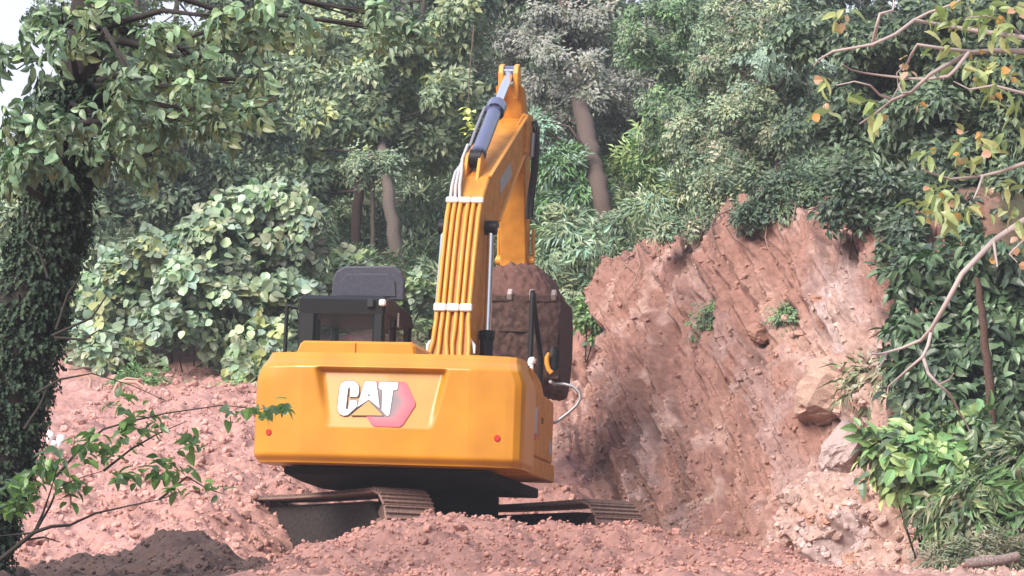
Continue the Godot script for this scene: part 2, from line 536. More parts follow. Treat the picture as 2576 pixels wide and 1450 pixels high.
func upper_body(root: Node) -> void:
	var g := Geo.new()
	g.prism(side_plane(), PackedVector2Array([Vector2(-2.28, 1.44), Vector2(-2.28, 2.43), Vector2(-2.0, 2.40), Vector2(-1.62, 2.34), Vector2(-1.45, 2.25), Vector2(-1.36, 2.20), Vector2(-0.60, 2.185), Vector2(-0.52, 2.12), Vector2(-0.52, 1.44)]), 0.30, 1.465, 0.02)
	var side := part(g, "side_panel", M.dusty_yellow, root, house)
	g = Geo.new()
	g.prism(side_plane(), PackedVector2Array([Vector2(-2.28, 1.215), Vector2(-2.28, 1.43), Vector2(-0.42, 1.43), Vector2(-0.36, 1.38), Vector2(-0.36, 1.215)]), 0.5, 1.475, 0.015)
	part(g, "lower_skirt", M.dusty_yellow, root, house)
	g = Geo.new()
	g.prism(side_plane(), PackedVector2Array([Vector2(-2.28, 1.215), Vector2(-2.28, 2.30), Vector2(-0.52, 2.25), Vector2(-0.45, 1.215)]), -1.44, 0.29, 0.02)
	part(g, "engine_housing", M.dusty_yellow, root, house)
	# decals on the right-hand panel
	g = Geo.new()
	g.box(Transform3D(Basis(), Vector3(1.467, 1.86, 2.02)), Vector3(0.006, 0.30, 0.42), 0.001)
	part(g, "model_decal", M.decal_grey, side)
	g = Geo.new()
	g.prism(Transform3D(Basis(Vector3(0, 0, -1), Vector3(0, 1, 0), Vector3(1, 0, 0)), Vector3(1.466, 0, 0)), PackedVector2Array([Vector2(-1.80, 1.99), Vector2(-1.74, 1.99), Vector2(-1.74, 1.66), Vector2(-1.98, 1.62), Vector2(-1.98, 1.70), Vector2(-1.80, 1.70)]), 0.0, 0.005)
	part(g, "decal_stripe", M.decal_red, side)
	g = Geo.new()
	g.box(Transform3D(Basis(), Vector3(1.467, 1.89, 1.42)), Vector3(0.008, 0.07, 0.10), 0.001)
	part(g, "door_latch", M.black_paint, side)
	g = Geo.new()
	g.box(Transform3D(Basis(), Vector3(1.467, 1.62, 0.72)), Vector3(0.006, 0.16, 0.20), 0.001)
	part(g, "warning_label", M.decal_grey, side)
	# hood over the engine
	g = Geo.new()
	var hp := PackedVector2Array([Vector2(-1.36, 2.30), Vector2(-1.345, 2.50), Vector2(-1.285, 2.665), Vector2(-1.24, 2.70), Vector2(0.03, 2.705), Vector2(0.07, 2.66), Vector2(0.10, 2.52), Vector2(0.45, 2.50), Vector2(0.47, 2.30)])
	g.prism(Transform3D(), hp, 0.95, 2.25, 0.03)
	var hood := part(g, "engine_hood", M.yellow_paint, root, house)
	g = Geo.new()
	g.box(Transform3D(Basis(), Vector3(-0.62, 2.60, 2.252)), Vector3(0.012, 0.16, 0.008), 0.002)
	part(g, "hood_seam", M.dark_print, hood)
	g = Geo.new()
	for k in 6:
		g.box(Transform3D(Basis(), Vector3(-1.02 + k * 0.055, 2.50, 2.253)), Vector3(0.042, 0.02, 0.008), 0.002)
	part(g, "lettering", M.dark_print, hood)
	for xx in [-0.14, 0.26]:
		g = Geo.new()
		g.box(Transform3D(Basis(), Vector3(xx, 2.49, 2.253)), Vector3(0.06, 0.025, 0.008), 0.002)
		part(g, "hood_catch", M.black_rubber, hood)
	# frame below
	g = Geo.new()
	g.prism(side_plane(), PackedVector2Array([Vector2(-2.7, 1.13), Vector2(-2.7, 1.215), Vector2(0.9, 1.205), Vector2(0.9, 1.08), Vector2(-0.8, 1.05), Vector2(-1.9, 1.08)]), -1.30, 1.10, 0.02)
	part(g, "revolving_frame", M.underside, root, house)
	g = Geo.new()
	g.tube([Vector3(0, 0.80, 0), Vector3(0, 1.04, 0)], [0.74], 40)
	part(g, "swing_bearing", M.underside, root, house)
	# handrail, lamp, mirror and grab rail on the right
	g = Geo.new()
	var a := on_house(1334, 905, 0.55); var b := on_house(1340, 736, 0.50); var c := on_house(1361, 905, -0.35)
	g.tube([Vector3(a.x, 2.15, a.z), a.lerp(b, 0.5), b + Vector3(0, -0.05, 0.0), b, b.lerp(c, 0.06), b.lerp(c, 0.5), c, Vector3(c.x, 1.6, c.z)], [0.032], 10)
	part(g, "handrail", M.black_paint, root, house)
	g = Geo.new()
	var w := on_house(1338, 909, 1.1)
	g.tube([Vector3(w.x, 2.15, w.z), w + Vector3(0.0, -0.04, 0)], [0.022, 0.022], 10)
	g.tube([w + Vector3(-0.02, -0.055, 0.0), w + Vector3(-0.02, -0.03, 0), w + Vector3(0, 0.0, 0), w + Vector3(0.012, 0.03, 0), w + Vector3(0.012, 0.05, 0)], [0.02, 0.034, 0.05, 0.045, 0.01], 14)
	part(g, "work_lamp", M.lamp_white, root, house)
	g = Geo.new()
	var mc := on_house(1392, 905, -0.2)
	g.tube([mc + Vector3(0, -0.14, 0.03), mc + Vector3(0, -0.11, 0.03), mc + Vector3(0, 0.10, 0.0), mc + Vector3(0, 0.15, -0.01)], [0.05, 0.085, 0.085, 0.04], 16)
	var mir := part(g, "mirror", M.black_paint, root, house)
	g = Geo.new()
	var arm := []
	for p in [[1381, 888], [1376, 900], [1376, 915], [1380, 930], [1388, 939]]:
		arm.append(on_house(p[0], p[1], -0.05))
	g.tube(arm, [0.018, 0.030, 0.032, 0.030, 0.034], 10)
	part(g, "mirror_bracket", M.pipe_yellow, mir)
	g = Geo.new()
	var rail := []
	for p in [[1396, 968], [1420, 967], [1442, 973], [1457, 987], [1460, 1003], [1450, 1021], [1430, 1039], [1408, 1056], [1396, 1064]]:
		rail.append(on_house(p[0], p[1], 0.25))
	g.tube([rail[0] + Vector3(0, 0, 0.4)] + rail + [rail[-1] + Vector3(-0.05, 0, 0.4)], [0.020], 10)
	part(g, "grab_rail", M.steel, root, house)

func cab(root: Node) -> void:
	var L := -1.755; var R := -0.685; var B := 0.42; var F := -1.35; var y0 := 1.25; var y1 := 3.42
	var g := Geo.new()
	g.box(Transform3D(Basis(), Vector3((L + R) / 2, 1.34, (B + F) / 2)), Vector3(R - L, 0.26, B - F), 0.02)
	var cabin := part(g, "cab_floor", M.black_paint, root, house)
	# rear wall below the window, posts and roof
	g = Geo.new()
	g.box(Transform3D(Basis(), Vector3((L + R) / 2, 1.85, B - 0.05)), Vector3(R - L - 0.02, 0.78, 0.09), 0.02)
	part(g, "rear_wall", M.black_paint, root, house)
	for p in [[L + 0.10, B - 0.06, 0.22, 0.14], [R - 0.075, B - 0.06, 0.15, 0.14], [L + 0.06, F + 0.06, 0.11, 0.11], [R - 0.05, F + 0.06, 0.10, 0.11], [R - 0.045, -0.35, 0.08, 0.10], [L + 0.045, -0.35, 0.08, 0.10]]:
		g = Geo.new()
		g.box(Transform3D(Basis(), Vector3(p[0], (y0 + y1) / 2 + 0.06, p[1])), Vector3(p[2], y1 - y0 - 0.14, p[3]), 0.03)
		part(g, "cab_post", M.black_paint, root, house)
	g = Geo.new()
	g.prism(side_plane(), PackedVector2Array([Vector2(-B - 0.01, y1 - 0.20), Vector2(-B - 0.03, y1 - 0.02), Vector2(-B + 0.05, y1 + 0.03), Vector2(0.2, y1 + 0.045), Vector2(1.1, y1 - 0.01), Vector2(1.42, y1 - 0.12), Vector2(1.40, y1 - 0.20)]), L - 0.01, R + 0.01, 0.03)
	part(g, "cab_roof", M.black_paint, root, house)
	g = Geo.new()
	g.box(Transform3D(Basis(), Vector3(R - 0.03, 1.85, (B + F) / 2)), Vector3(0.05, 0.86, B - F - 0.1), 0.015)
	part(g, "side_wall", M.black_paint, root, house)
	g = Geo.new()
	g.box(Transform3D(Basis(), Vector3(L + 0.03, 1.85, (B + F) / 2)), Vector3(0.05, 0.86, B - F - 0.1), 0.015)
	part(g, "door", M.black_paint, root, house)
	# panes
	var w0 := 2.24; var w1 := 3.22
	var panes := Node3D.new()
	panes.name = "glazing"
	root.add_child(panes); panes.transform = house
	pane(Vector3(L + 0.2, w0, B - 0.03), Vector3(R - 0.14, w0, B - 0.03), Vector3(R - 0.14, w1, B - 0.03), Vector3(L + 0.2, w1, B - 0.03), panes)
	pane(Vector3(R - 0.02, w0, B - 0.13), Vector3(R - 0.02, w0, -0.31), Vector3(R - 0.02, w1, -0.31), Vector3(R - 0.02, w1, B - 0.13), panes)
	pane(Vector3(R - 0.02, w0, -0.39), Vector3(R - 0.02, w0, F + 0.1), Vector3(R - 0.02, w1, F + 0.1), Vector3(R - 0.02, w1, -0.39), panes)
	pane(Vector3(L + 0.02, w0, B - 0.13), Vector3(L + 0.02, w0, -0.31), Vector3(L + 0.02, w1, -0.31), Vector3(L + 0.02, w1, B - 0.13), panes)
	pane(Vector3(L + 0.02, w0, -0.39), Vector3(L + 0.02, w0, F + 0.1), Vector3(L + 0.02, w1, F + 0.1), Vector3(L + 0.02, w1, -0.39), panes)
	pane(Vector3(L + 0.12, 1.5, F + 0.04), Vector3(R - 0.12, 1.5, F + 0.04), Vector3(R - 0.12, w1, F + 0.04), Vector3(L + 0.12, w1, F + 0.04), panes)
	# seat
	g = Geo.new()
	g.box(Transform3D(Basis(Vector3.RIGHT, 0.12), Vector3(-1.08, 2.12, 0.12)), Vector3(0.50, 0.70, 0.12), 0.05)
	g.box(Transform3D(Basis(Vector3.RIGHT, 0.12), Vector3(-1.08, 2.53, 0.16)), Vector3(0.28, 0.16, 0.10), 0.04)
	g.box(Transform3D(Basis(), Vector3(-1.08, 1.80, -0.12)), Vector3(0.52, 0.14, 0.5), 0.04)
	g.box(Transform3D(Basis(), Vector3(-1.08, 1.60, -0.10)), Vector3(0.34, 0.3, 0.34), 0.03)
	part(g, "seat", M.seat_cloth, root, house)
	# raised roof hatch, leaning back on its hinge
	var hx := Transform3D(Basis(Vector3.RIGHT, 0.22), Vector3(-1.05, y1 + 0.06, -0.30))
	g = Geo.new()
	g.prism(hx, PackedVector2Array([Vector2(-0.47, 0.0), Vector2(-0.455, 0.26), Vector2(-0.40, 0.36), Vector2(-0.30, 0.42), Vector2(0.32, 0.435), Vector2(0.43, 0.36), Vector2(0.47, 0.25), Vector2(0.46, 0.0)]), -0.025, 0.03, 0.018)
	var hatch := part(g, "roof_hatch", M.hatch_grey, root, house)
	g = Geo.new()
	g.prism(hx, PackedVector2Array([Vector2(-0.36, 0.05), Vector2(-0.35, 0.24), Vector2(-0.26, 0.33), Vector2(0.27, 0.34), Vector2(0.35, 0.25), Vector2(0.36, 0.05)]), 0.031, 0.046, 0.008)
	part(g, "hatch_panel", M.hatch_grey, hatch)
	# rear lamp and camera on the roof rail, mirror arm and handrail at the door
	g = Geo.new()
	var lp := on_house(962, 762, B + 0.05)
	g.box(Transform3D(Basis(), lp), Vector3(0.085, 0.085, 0.06), 0.02)
	part(g, "rear_lamp", M.lamp_white, root, house)
	g = Geo.new()
	g.box(Transform3D(Basis(), lp + Vector3(-0.15, -0.01, -0.01)), Vector3(0.09, 0.11, 0.05), 0.015)
	part(g, "rear_camera", M.black_rubber, root, house)
	g = Geo.new()
	var d0 := on_house(722, 772, 0.1); var d1 := on_house(716, 895, 0.1)
	g.tube([on_house(750, 775, 0.1), d0 + Vector3(0.02, 0.01, 0), d0, d0.lerp(d1, 0.5), d1, Vector3(d1.x, 1.7, 0.1), Vector3(d1.x + 0.15, 1.6, 0.1)], [0.026], 10)
	part(g, "door_handrail", M.black_paint, root, house)
	g = Geo.new()
	var s0 := on_house(1016, 806, -0.36)
	g.box(Transform3D(Basis(), Vector3(R + 0.012, s0.y, -0.36)), Vector3(0.016, 0.18, 0.06), 0.006)
	part(g, "post_marker", M.lamp_white, root, house)

func boom_and_stick(root: Node) -> void:
	var bx := 0.04
	var g := Geo.new()
	var prof := PackedVector2Array([Vector2(-0.02, 1.62), Vector2(-0.10, 1.85), Vector2(0.02, 2.35), Vector2(0.56, 4.15), Vector2(0.74, 4.62), Vector2(0.95, 4.95), Vector2(1.30, 5.22), Vector2(4.10, 6.52), Vector2(4.36, 6.50), Vector2(4.40, 6.30), Vector2(4.15, 6.08), Vector2(3.45, 5.66), Vector2(2.05, 4.78), Vector2(1.62, 4.25), Vector2(1.30, 3.50), Vector2(0.62, 1.95), Vector2(0.34, 1.58)])
	g.prism(side_plane(bx), prof, -0.225, 0.225, 0.018)
	g.prism(side_plane(bx), PackedVector2Array([Vector2(-0.12, 1.55), Vector2(-0.10, 2.0), Vector2(0.0, 2.30), Vector2(0.16, 2.78), Vector2(0.40, 2.6), Vector2(0.50, 1.9), Vector2(0.36, 1.5)]), -0.285, 0.285, 0.03)
	var boom := part(g, "boom", M.dusty_yellow, root, house)
	# flanges along the edges of the side plates
	for sx in [-0.232, 0.232]:
		g = Geo.new()
		for e in [[Vector2(2.05, 4.76), Vector2(4.12, 6.06)], [Vector2(1.30, 5.235), Vector2(4.1, 6.535)]]:
			var m: Vector2 = (e[0] + e[1]) * 0.5
			var dv: Vector2 = e[1] - e[0]
			g.box(side_plane(bx + sx) * Transform3D(Basis(Vector3(0, 0, 1), dv.angle()), Vector3(m.x, m.y, 0)), Vector3(dv.length(), 0.035, 0.05), 0.006)
		part(g, "boom_flange", M.pipe_yellow, boom)
	# side decal
	g = Geo.new()
	g.box(side_plane(bx + 0.228) * Transform3D(Basis(Vector3(0, 0, 1), 0.43), Vector3(2.55, 5.42, 0)), Vector3(0.95, 0.20, 0.004), 0.001)
	part(g, "boom_decal", M.decal_grey, boom)
	# hydraulic lines on the back of the boom
	var back := func(f: float) -> Vector2:    # the rear edge as height grows
		var pts := [Vector2(-0.10, 1.85), Vector2(0.02, 2.35), Vector2(0.56, 4.15), Vector2(0.74, 4.62), Vector2(0.95, 4.95), Vector2(1.30, 5.22)]
		for i in pts.size() - 1:
			if f <= pts[i + 1].y:
				return Vector2(lerp(pts[i].x, pts[i + 1].x, (f - pts[i].y) / (pts[i + 1].y - pts[i].y)), f)
		return pts[-1]
	var xs := [-0.205, -0.13, -0.055, 0.04, 0.115, 0.20]
	var foot := [-0.28, -0.17, -0.04, 0.04, 0.17, 0.29]
	for k in 6:
		var pts := []
		for y in [2.28, 2.45, 2.62, 2.80, 2.95, 3.1, 3.25, 3.4, 3.6, 4.0, 4.3, 4.62, 4.84]:
			var f: Vector2 = back.call(y)
			var t := smoothstep(2.45, 3.3, y)
			var wob := 0.03 * sin(y * 9.0 + k) * (1.0 - t)
			pts.append(Vector3(bx + lerp(foot[k], xs[k], t) + wob, y, -f.x + 0.035))
		g = Geo.new()
		g.tube(pts, [0.029], 8)
		part(g, "hydraulic_line", M.pipe_yellow, boom)
	for y in [3.40, 4.84]:
		for k in 3:
			var f: Vector2 = back.call(y)
			g = Geo.new()
			g.box(Transform3D(Basis(), Vector3(bx - 0.165 + k * 0.165, y, -f.x + 0.075)), Vector3(0.155, 0.10 if y < 4.0 else 0.075, 0.07), 0.015)
			part(g, "line_clamp", M.clamp_white, boom)
	# rubber hoses from the upper clamp to the stick cylinder
	for k in 3:
		g = Geo.new()
		g.tube([Vector3(bx - 0.19 + k * 0.06, 4.86, -0.82), Vector3(bx - 0.20 + k * 0.05, 5.05, -0.95), Vector3(bx - 0.20 + k * 0.04, 5.25, -1.15), Vector3(bx - 0.17, 5.42 + k * 0.03, -1.45), Vector3(bx - 0.16, 5.62 + 0.05 * k, -1.75)], [0.022], 8)
		part(g, "hose", M.hose_grey, boom)
	for sx in [-1.0, 1.0]:
		g = Geo.new()
		g.tube([Vector3(bx + sx * 0.03, 5.25, -1.38), Vector3(bx + sx * 0.05, 5.7, -2.4), Vector3(bx + sx * 0.15, 6.25, -3.6), Vector3(bx + sx * 0.2, 6.58, -4.1)], [0.02], 8)
		part(g, "hydraulic_line", M.pipe_yellow, boom)
	# lug for the stick cylinder
	for sx in [-0.085, 0.085]:
		g = Geo.new()
		g.prism(side_plane(bx + sx - 0.02), PackedVector2Array([Vector2(1.20, 5.10), Vector2(1.42, 5.52), Vector2(1.52, 5.58), Vector2(1.64, 5.54), Vector2(1.95, 5.46)]), -0.02, 0.02, 0.006)
		part(g, "cylinder_lug", M.pipe_yellow, boom)
	# boom cylinders
	for sx in [-1.0, 1.0]:
		var foot_pin := Vector3(bx + sx * 0.36, 1.45, -0.72)
		var head_pin := Vector3(bx + sx * 0.30, 4.53, -1.10)
		var m := foot_pin.lerp(head_pin, 0.56)
		g = Geo.new()
		g.tube([foot_pin, m + (foot_pin - m).normalized() * 0.10, m + (foot_pin - m).normalized() * 0.10, m], [0.085, 0.085, 0.1, 0.1], 18)
		var cyl := part(g, "boom_cylinder", M.black_paint, root, house)
		g = Geo.new()
		g.tube([m, head_pin], [0.048], 16)
		part(g, "piston_rod", M.chrome, cyl)
		g = Geo.new()
		g.tube([head_pin + Vector3(-0.075, 0, 0), head_pin + Vector3(0.075, 0, 0)], [0.095], 18)
		part(g, "pin_boss", M.black_paint, cyl)
		g = Geo.new()
		g.tube([m + Vector3(sx * -0.02, -0.1, 0.1), m + Vector3(0, -0.3, 0.12), foot_pin + Vector3(0, 0.3, 0.14)], [0.018], 8)
		part(g, "hose", M.black_rubber, cyl)
		g = Geo.new()
		g.tube([Vector3(bx + sx * 0.225, 3.02, -0.25), Vector3(bx + sx * 0.29, 2.92, -0.22), Vector3(bx + sx * 0.30, 2.82, -0.2)], [0.014, 0.024, 0.014], 10)
		part(g, "grease_fitting", M.clamp_white, cyl)
	# stick
	g = Geo.new()
	g.prism(side_plane(bx), PackedVector2Array([Vector2(3.92, 6.95), Vector2(4.16, 6.96), Vector2(4.66, 6.55), Vector2(4.86, 6.0), Vector2(5.22, 4.2), Vector2(5.22, 3.98), Vector2(5.06, 3.9), Vector2(4.93, 4.02), Vector2(4.80, 4.6), Vector2(4.42, 5.7), Vector2(4.20, 6.2)]), -0.19, 0.19, 0.018)
	var stick := part(g, "stick", M.dusty_yellow, root, house)
	for sx in [-0.105, 0.105]:
		g = Geo.new()
		g.prism(side_plane(bx + sx), PackedVector2Array([Vector2(3.86, 6.75), Vector2(3.80, 7.10), Vector2(3.84, 7.22), Vector2(3.95, 7.26), Vector2(4.05, 7.20), Vector2(4.16, 6.90)]), -0.035, 0.035, 0.01)
		part(g, "stick_lug", M.pipe_yellow, stick)
	for sx in [-1.0, 1.0]:
		g = Geo.new()
		g.prism(side_plane(bx + sx * 0.245), PackedVector2Array([Vector2(3.95, 6.0), Vector2(4.0, 6.56), Vector2(4.38, 6.62), Vector2(4.60, 6.48), Vector2(4.62, 6.22), Vector2(4.42, 6.08)]), -0.03, 0.03, 0.01)
		part(g, "boom_fork", M.dusty_yellow, boom)
		g = Geo.new()
		g.tube([Vector3(bx + sx * 0.18, 4.62, -4.95), Vector3(bx + sx * 0.215, 4.62, -4.95), Vector3(bx + sx * 0.26, 4.62, -4.95), Vector3(bx + sx * 0.28, 4.62, -4.95)], [0.07, 0.075, 0.07, 0.03], 16)
		part(g, "link_pin", M.pipe_yellow, stick)
		g = Geo.new()
		g.box(Transform3D(Basis(Vector3.RIGHT, 0.18), Vector3(bx + sx * 0.25, 4.84, -5.02)), Vector3(0.035, 0.5, 0.10), 0.01)
		part(g, "link_bar", M.pipe_yellow, stick)
	# stick cylinder
	var c0 := Vector3(bx, 5.50, -1.52)
	var c1 := Vector3(bx, 7.13, -3.94)
	var cm := c0.lerp(c1, 0.60)
	var dir := (c1 - c0).normalized()
	g = Geo.new()
	g.tube([c0 + dir * 0.12, c0 + dir * 0.14, c0 + dir * 0.14, cm - dir * 0.22, cm - dir * 0.22, cm, cm], [0.09, 0.115, 0.10, 0.10, 0.135, 0.135, 0.07], 22)
	var sc := part(g, "stick_cylinder", M.barrel_blue, root, house)
	g = Geo.new()
	g.tube([cm, c1], [0.062], 18)
	part(g, "piston_rod", M.chrome, sc)
	g = Geo.new()
	g.tube([c0 - Vector3(0.075, 0, 0), c0 + Vector3(0.075, 0, 0)], [0.12], 18)
	g.tube([c0, c0 + dir * 0.16], [0.075], 14)
	part(g, "cylinder_eye", M.black_paint, sc)
	g = Geo.new()
	g.tube([c1 - Vector3(0.065, 0, 0), c1 + Vector3(0.065, 0, 0)], [0.10], 18)
	part(g, "rod_eye", M.barrel_blue, sc)
	g = Geo.new()
	g.tube([c0 + dir * 0.25 + Vector3(-0.13, 0.05, 0), c0 + dir * 0.8 + Vector3(-0.14, 0.06, 0), cm - dir * 0.1 + Vector3(-0.15, 0.02, 0)], [0.022], 8)
	part(g, "feed_pipe", M.steel, sc)
	# bucket cylinder and hanging hoses on the far side of the stick
	g = Geo.new()
	g.tube([Vector3(bx + 0.02, 6.75, -4.95), Vector3(bx + 0.02, 5.35, -5.55)], [0.085], 16)
	var bc := part(g, "bucket_cylinder", M.barrel_blue, root, house)
	g = Geo.new()
	g.tube([Vector3(bx + 0.02, 5.35, -5.55), Vector3(bx + 0.02, 4.62, -5.62)], [0.05], 14)
	part(g, "piston_rod", M.chrome, bc)
	for k in 2:
		g = Geo.new()
		var pts := []
		for p in [[1336, 312], [1347, 306], [1353, 325], [1352, 380], [1349, 430], [1340, 490], [1336, 545]]:
			var q := on_house(p[0] - k * 9.0, p[1] + k * 6.0, -4.35 - 0.1 * k)
			pts.append(q)
		g.tube(pts, [0.03], 8)
		part(g, "hose", M.black_rubber, stick)
	g = Geo.new()
	g.tube([on_house(1341, 335, -4.3), on_house(1337, 395, -4.3)], [0.035], 10)
	part(g, "hose_sleeve", M.steel, stick)

func bucket(root: Node) -> void:
	var bx := 0.10
	# curled shell: the floor and wrapper face the machine, teeth uppermost
	var outer := [Vector2(4.30, 4.02), Vector2(4.24, 3.7), Vector2(4.26, 3.35), Vector2(4.38, 3.02), Vector2(4.60, 2.76), Vector2(4.90, 2.64), Vector2(5.22, 2.70), Vector2(5.48, 2.95), Vector2(5.62, 3.3), Vector2(5.60, 3.7), Vector2(5.45, 4.0)]
	var g := Geo.new()
	var rows := []
	for i in 81:
		var t := i / 80.0 * (outer.size() - 1)
		var k: int = min(int(t), outer.size() - 2)
		var q: Vector2 = outer[k].cubic_interpolate(outer[k + 1], outer[max(k - 1, 0)], outer[min(k + 2, outer.size() - 1)], t - k)
		var line := PackedVector3Array()
		for j in 81:
			var xx := lerpf(-0.70, 0.70, j / 80.0)
			var bump := 0.045 * n_fine.get_noise_3d(xx, q.y, q.x) + 0.06 * n_mid.get_noise_3d(xx * 1.5, q.y * 1.5, q.x)
			var o := (q - Vector2(4.95, 3.5)).normalized() * bump
			line.append(Vector3(bx + xx, q.y + o.y, -q.x - o.x))
		rows.append(line)
	g.sheet(rows, Vector3(0, -1, 0))
	var poly := PackedVector2Array()
	for q in outer:
		poly.append(q)
	for sx in [-0.70, 0.70]:
		g.prism(side_plane(bx + sx), poly, -0.02, 0.02, 0.005)
	var shell := part(g, "bucket", M.bucket_steel, root, house)
	g = Geo.new()
	g.box(Transform3D(Basis(), Vector3(bx, 4.0, -4.31)), Vector3(1.44, 0.10, 0.07), 0.015)
	part(g, "cutting_edge", M.bucket_steel, shell)
	for k in 5:
		g = Geo.new()
		var tx := bx - 0.62 + k * 0.31
		g.prism(side_plane(tx), PackedVector2Array([Vector2(4.26, 3.98), Vector2(4.22, 4.05), Vector2(4.27, 4.13), Vector2(4.30, 4.13), Vector2(4.38, 4.05), Vector2(4.36, 3.98)]), -0.035, 0.035, 0.012)
		part(g, "tooth", M.worn_steel, shell)
	for y in [2.92, 3.55]:
		g = Geo.new()
		var z := 4.46 if y < 3.0 else 4.245
		g.box(Transform3D(Basis(), Vector3(bx, y, -z + 0.005)), Vector3(1.40, 0.05, 0.03), 0.01)
		part(g, "wear_strip", M.bucket_steel, shell)
	for sx in [-0.24, 0.24]:
		g = Geo.new()
		g.prism(side_plane(bx - 0.06 + sx), PackedVector2Array([Vector2(5.0, 3.85), Vector2(5.02, 4.08), Vector2(5.2, 4.14), Vector2(5.66, 4.1), Vector2(5.70, 3.5), Vector2(5.5, 3.6)]), -0.03, 0.03, 0.008)
		part(g, "hinge_ear", M.bucket_steel, shell)
	# heaped earth
	g = Geo.new()
	var heap := []
	for i in 49:
		var line := PackedVector3Array()
		for j in 49:
			var u := i / 24.0 - 1.0
			var v := j / 24.0 - 1.0
			var rr := sqrt(u * u + v * v)
			var h := 3.90 + 0.66 * pow(max(0.0, 1.0 - pow(abs(u), 2.4)), 0.75) * pow(max(0.0, 1.0 - pow(abs(v), 2.6)), 0.8)
			h += 0.07 * n_mid.get_noise_3d(u * 4.0, v * 4.0, 2.0) + 0.05 * n_fine.get_noise_3d(u * 3.0, v * 3.0, 5.0)
			line.append(Vector3(bx + u * 0.69, h, -4.94 + v * 0.63))
		heap.append(line)
	g.col = Color(0.17, 0.085, 0.068)
	g.sheet(heap, Vector3.UP)
	part(g, "earth_load", M.soil, root, house)

func undercarriage(root: Node) -> void:
	var g := Geo.new()
	g.box(Transform3D(Basis(), Vector3(0, 0.62, 0)), Vector3(1.7, 0.34, 1.5), 0.05)
	for s in [[-1, -1], [1, -1], [-1, 1], [1, 1]]:
		g.box(Transform3D(Basis(Vector3.UP, -0.5 * s[0] * s[1]), Vector3(0.72 * s[0], 0.56, 0.62 * s[1])), Vector3(1.0, 0.30, 0.42), 0.05)
	part(g, "car_body", M.underside, root, under)
	# shoe: plate with three grousers
	var shoe := Geo.new()
	shoe.box(Transform3D(Basis(), Vector3(0, 0, 0)), Vector3(0.62, 0.03, 0.196), 0.008)
	for z in [-0.075, 0.0, 0.075]:
		shoe.box(Transform3D(Basis(), Vector3(0, 0.028, z)), Vector3(0.61, 0.032, 0.02), 0.005)
	var shoe_mesh := shoe.mesh()
	for side in [-1.0, 1.0]:
		var cx: float = side * 1.33
		g = Geo.new()
		g.prism(side_plane(cx), PackedVector2Array([Vector2(-1.85, 0.38), Vector2(-2.0, 0.66), Vector2(-1.8, 0.86), Vector2(1.8, 0.86), Vector2(2.0, 0.66), Vector2(1.85, 0.38), Vector2(1.4, 0.26), Vector2(-1.4, 0.26)]), -0.15, 0.15, 0.03)
		var frame := part(g, "track_frame", M.mud_steel, root, under)
		for zc in [-2.2, 2.2]:
			g = Geo.new()
			var hub := Vector3(cx, 0.50, zc)
			g.tube([hub - Vector3(0.10, 0, 0), hub + Vector3(0.10, 0, 0)], [0.36], 26)
			g.tube([hub - Vector3(0.20, 0, 0), hub + Vector3(0.20, 0, 0)], [0.16], 18)
			part(g, "sprocket" if zc > 0.0 else "idler", M.track_steel, frame)
		for k in 8:
			g = Geo.new()
			var rc := Vector3(cx, 0.21, -1.5 + k * 0.43)
			g.tube([rc - Vector3(0.16, 0, 0), rc + Vector3(0.16, 0, 0)], [0.12], 16)
			part(g, "track_roller", M.track_steel, frame)
		# chain of shoes round the stadium
		var chain := Node3D.new()
		chain.name = "track_chain"
		root.add_child(chain, true); chain.transform = under
		var half := 2.2
		var r := 0.455
		var total := 4.0 * half + TAU * r
		var n := int(total / 0.203)
		for k in n:
			var s := total * k / n
			var p := Vector2(); var nn := Vector2()
			if s < 2.0 * half:
				p = Vector2(-half + s, 0.50 + r - 0.02 * sin(s / (2.0 * half) * PI)); nn = Vector2(0, 1)
			elif s < 2.0 * half + PI * r:
				var a := PI / 2 - (s - 2.0 * half) / r
				nn = Vector2(cos(a), sin(a)); p = Vector2(half, 0.50) + nn * r
			elif s < 4.0 * half + PI * r:
				p = Vector2(half - (s - 2.0 * half - PI * r), 0.50 - r); nn = Vector2(0, -1)
			else:
				var a := -PI / 2 - (s - 4.0 * half - PI * r) / r
				nn = Vector2(cos(a), sin(a)); p = Vector2(-half, 0.50) + nn * r
			var up := Vector3(0, nn.y, nn.x)
			var along := Vector3.RIGHT.cross(up)
			part(shoe_mesh, "track_shoe", M.track_steel, chain, Transform3D(Basis(Vector3.RIGHT, up, along), Vector3(cx, p.y, p.x) ))

func excavator() -> void:
	machine_root = thing("excavator", machine.origin, "yellow tracked excavator with raised boom standing on the red earth", "excavator")
	machine_root.transform = machine
	undercarriage(machine_root)
	upper_body(machine_root)
	counterweight(machine_root)
	cab(machine_root)
	boom_and_stick(machine_root)
	bucket(machine_root)

# ---------------------------------------------------------------- land
func spaced(lo: float, hi: float, f0: float, f1: float, fine: float, coarse: float) -> PackedFloat32Array:
	var out := PackedFloat32Array()
	var x := lo
	while x < hi:
		out.append(x)
		var far: float = max(0.0, max(f0 - x, x - f1))
		x += min(coarse, fine + far * 0.09)
	out.append(hi)
	return out

func soil_tone(x: float, y: float, d: float) -> Color:
	var a := 0.5 + 0.5 * n_big.get_noise_3d(x * 1.6, y * 1.6, d * 1.6)
	var b := 0.5 + 0.5 * n_mid.get_noise_3d(x * 0.9, y * 0.9, d * 0.9)
	var c := Color(0.42, 0.212, 0.172).lerp(Color(0.53, 0.295, 0.248), a)
	c = c.lerp(Color(0.35, 0.185, 0.162), smoothstep(0.55, 0.85, b) * 0.8)
	return c

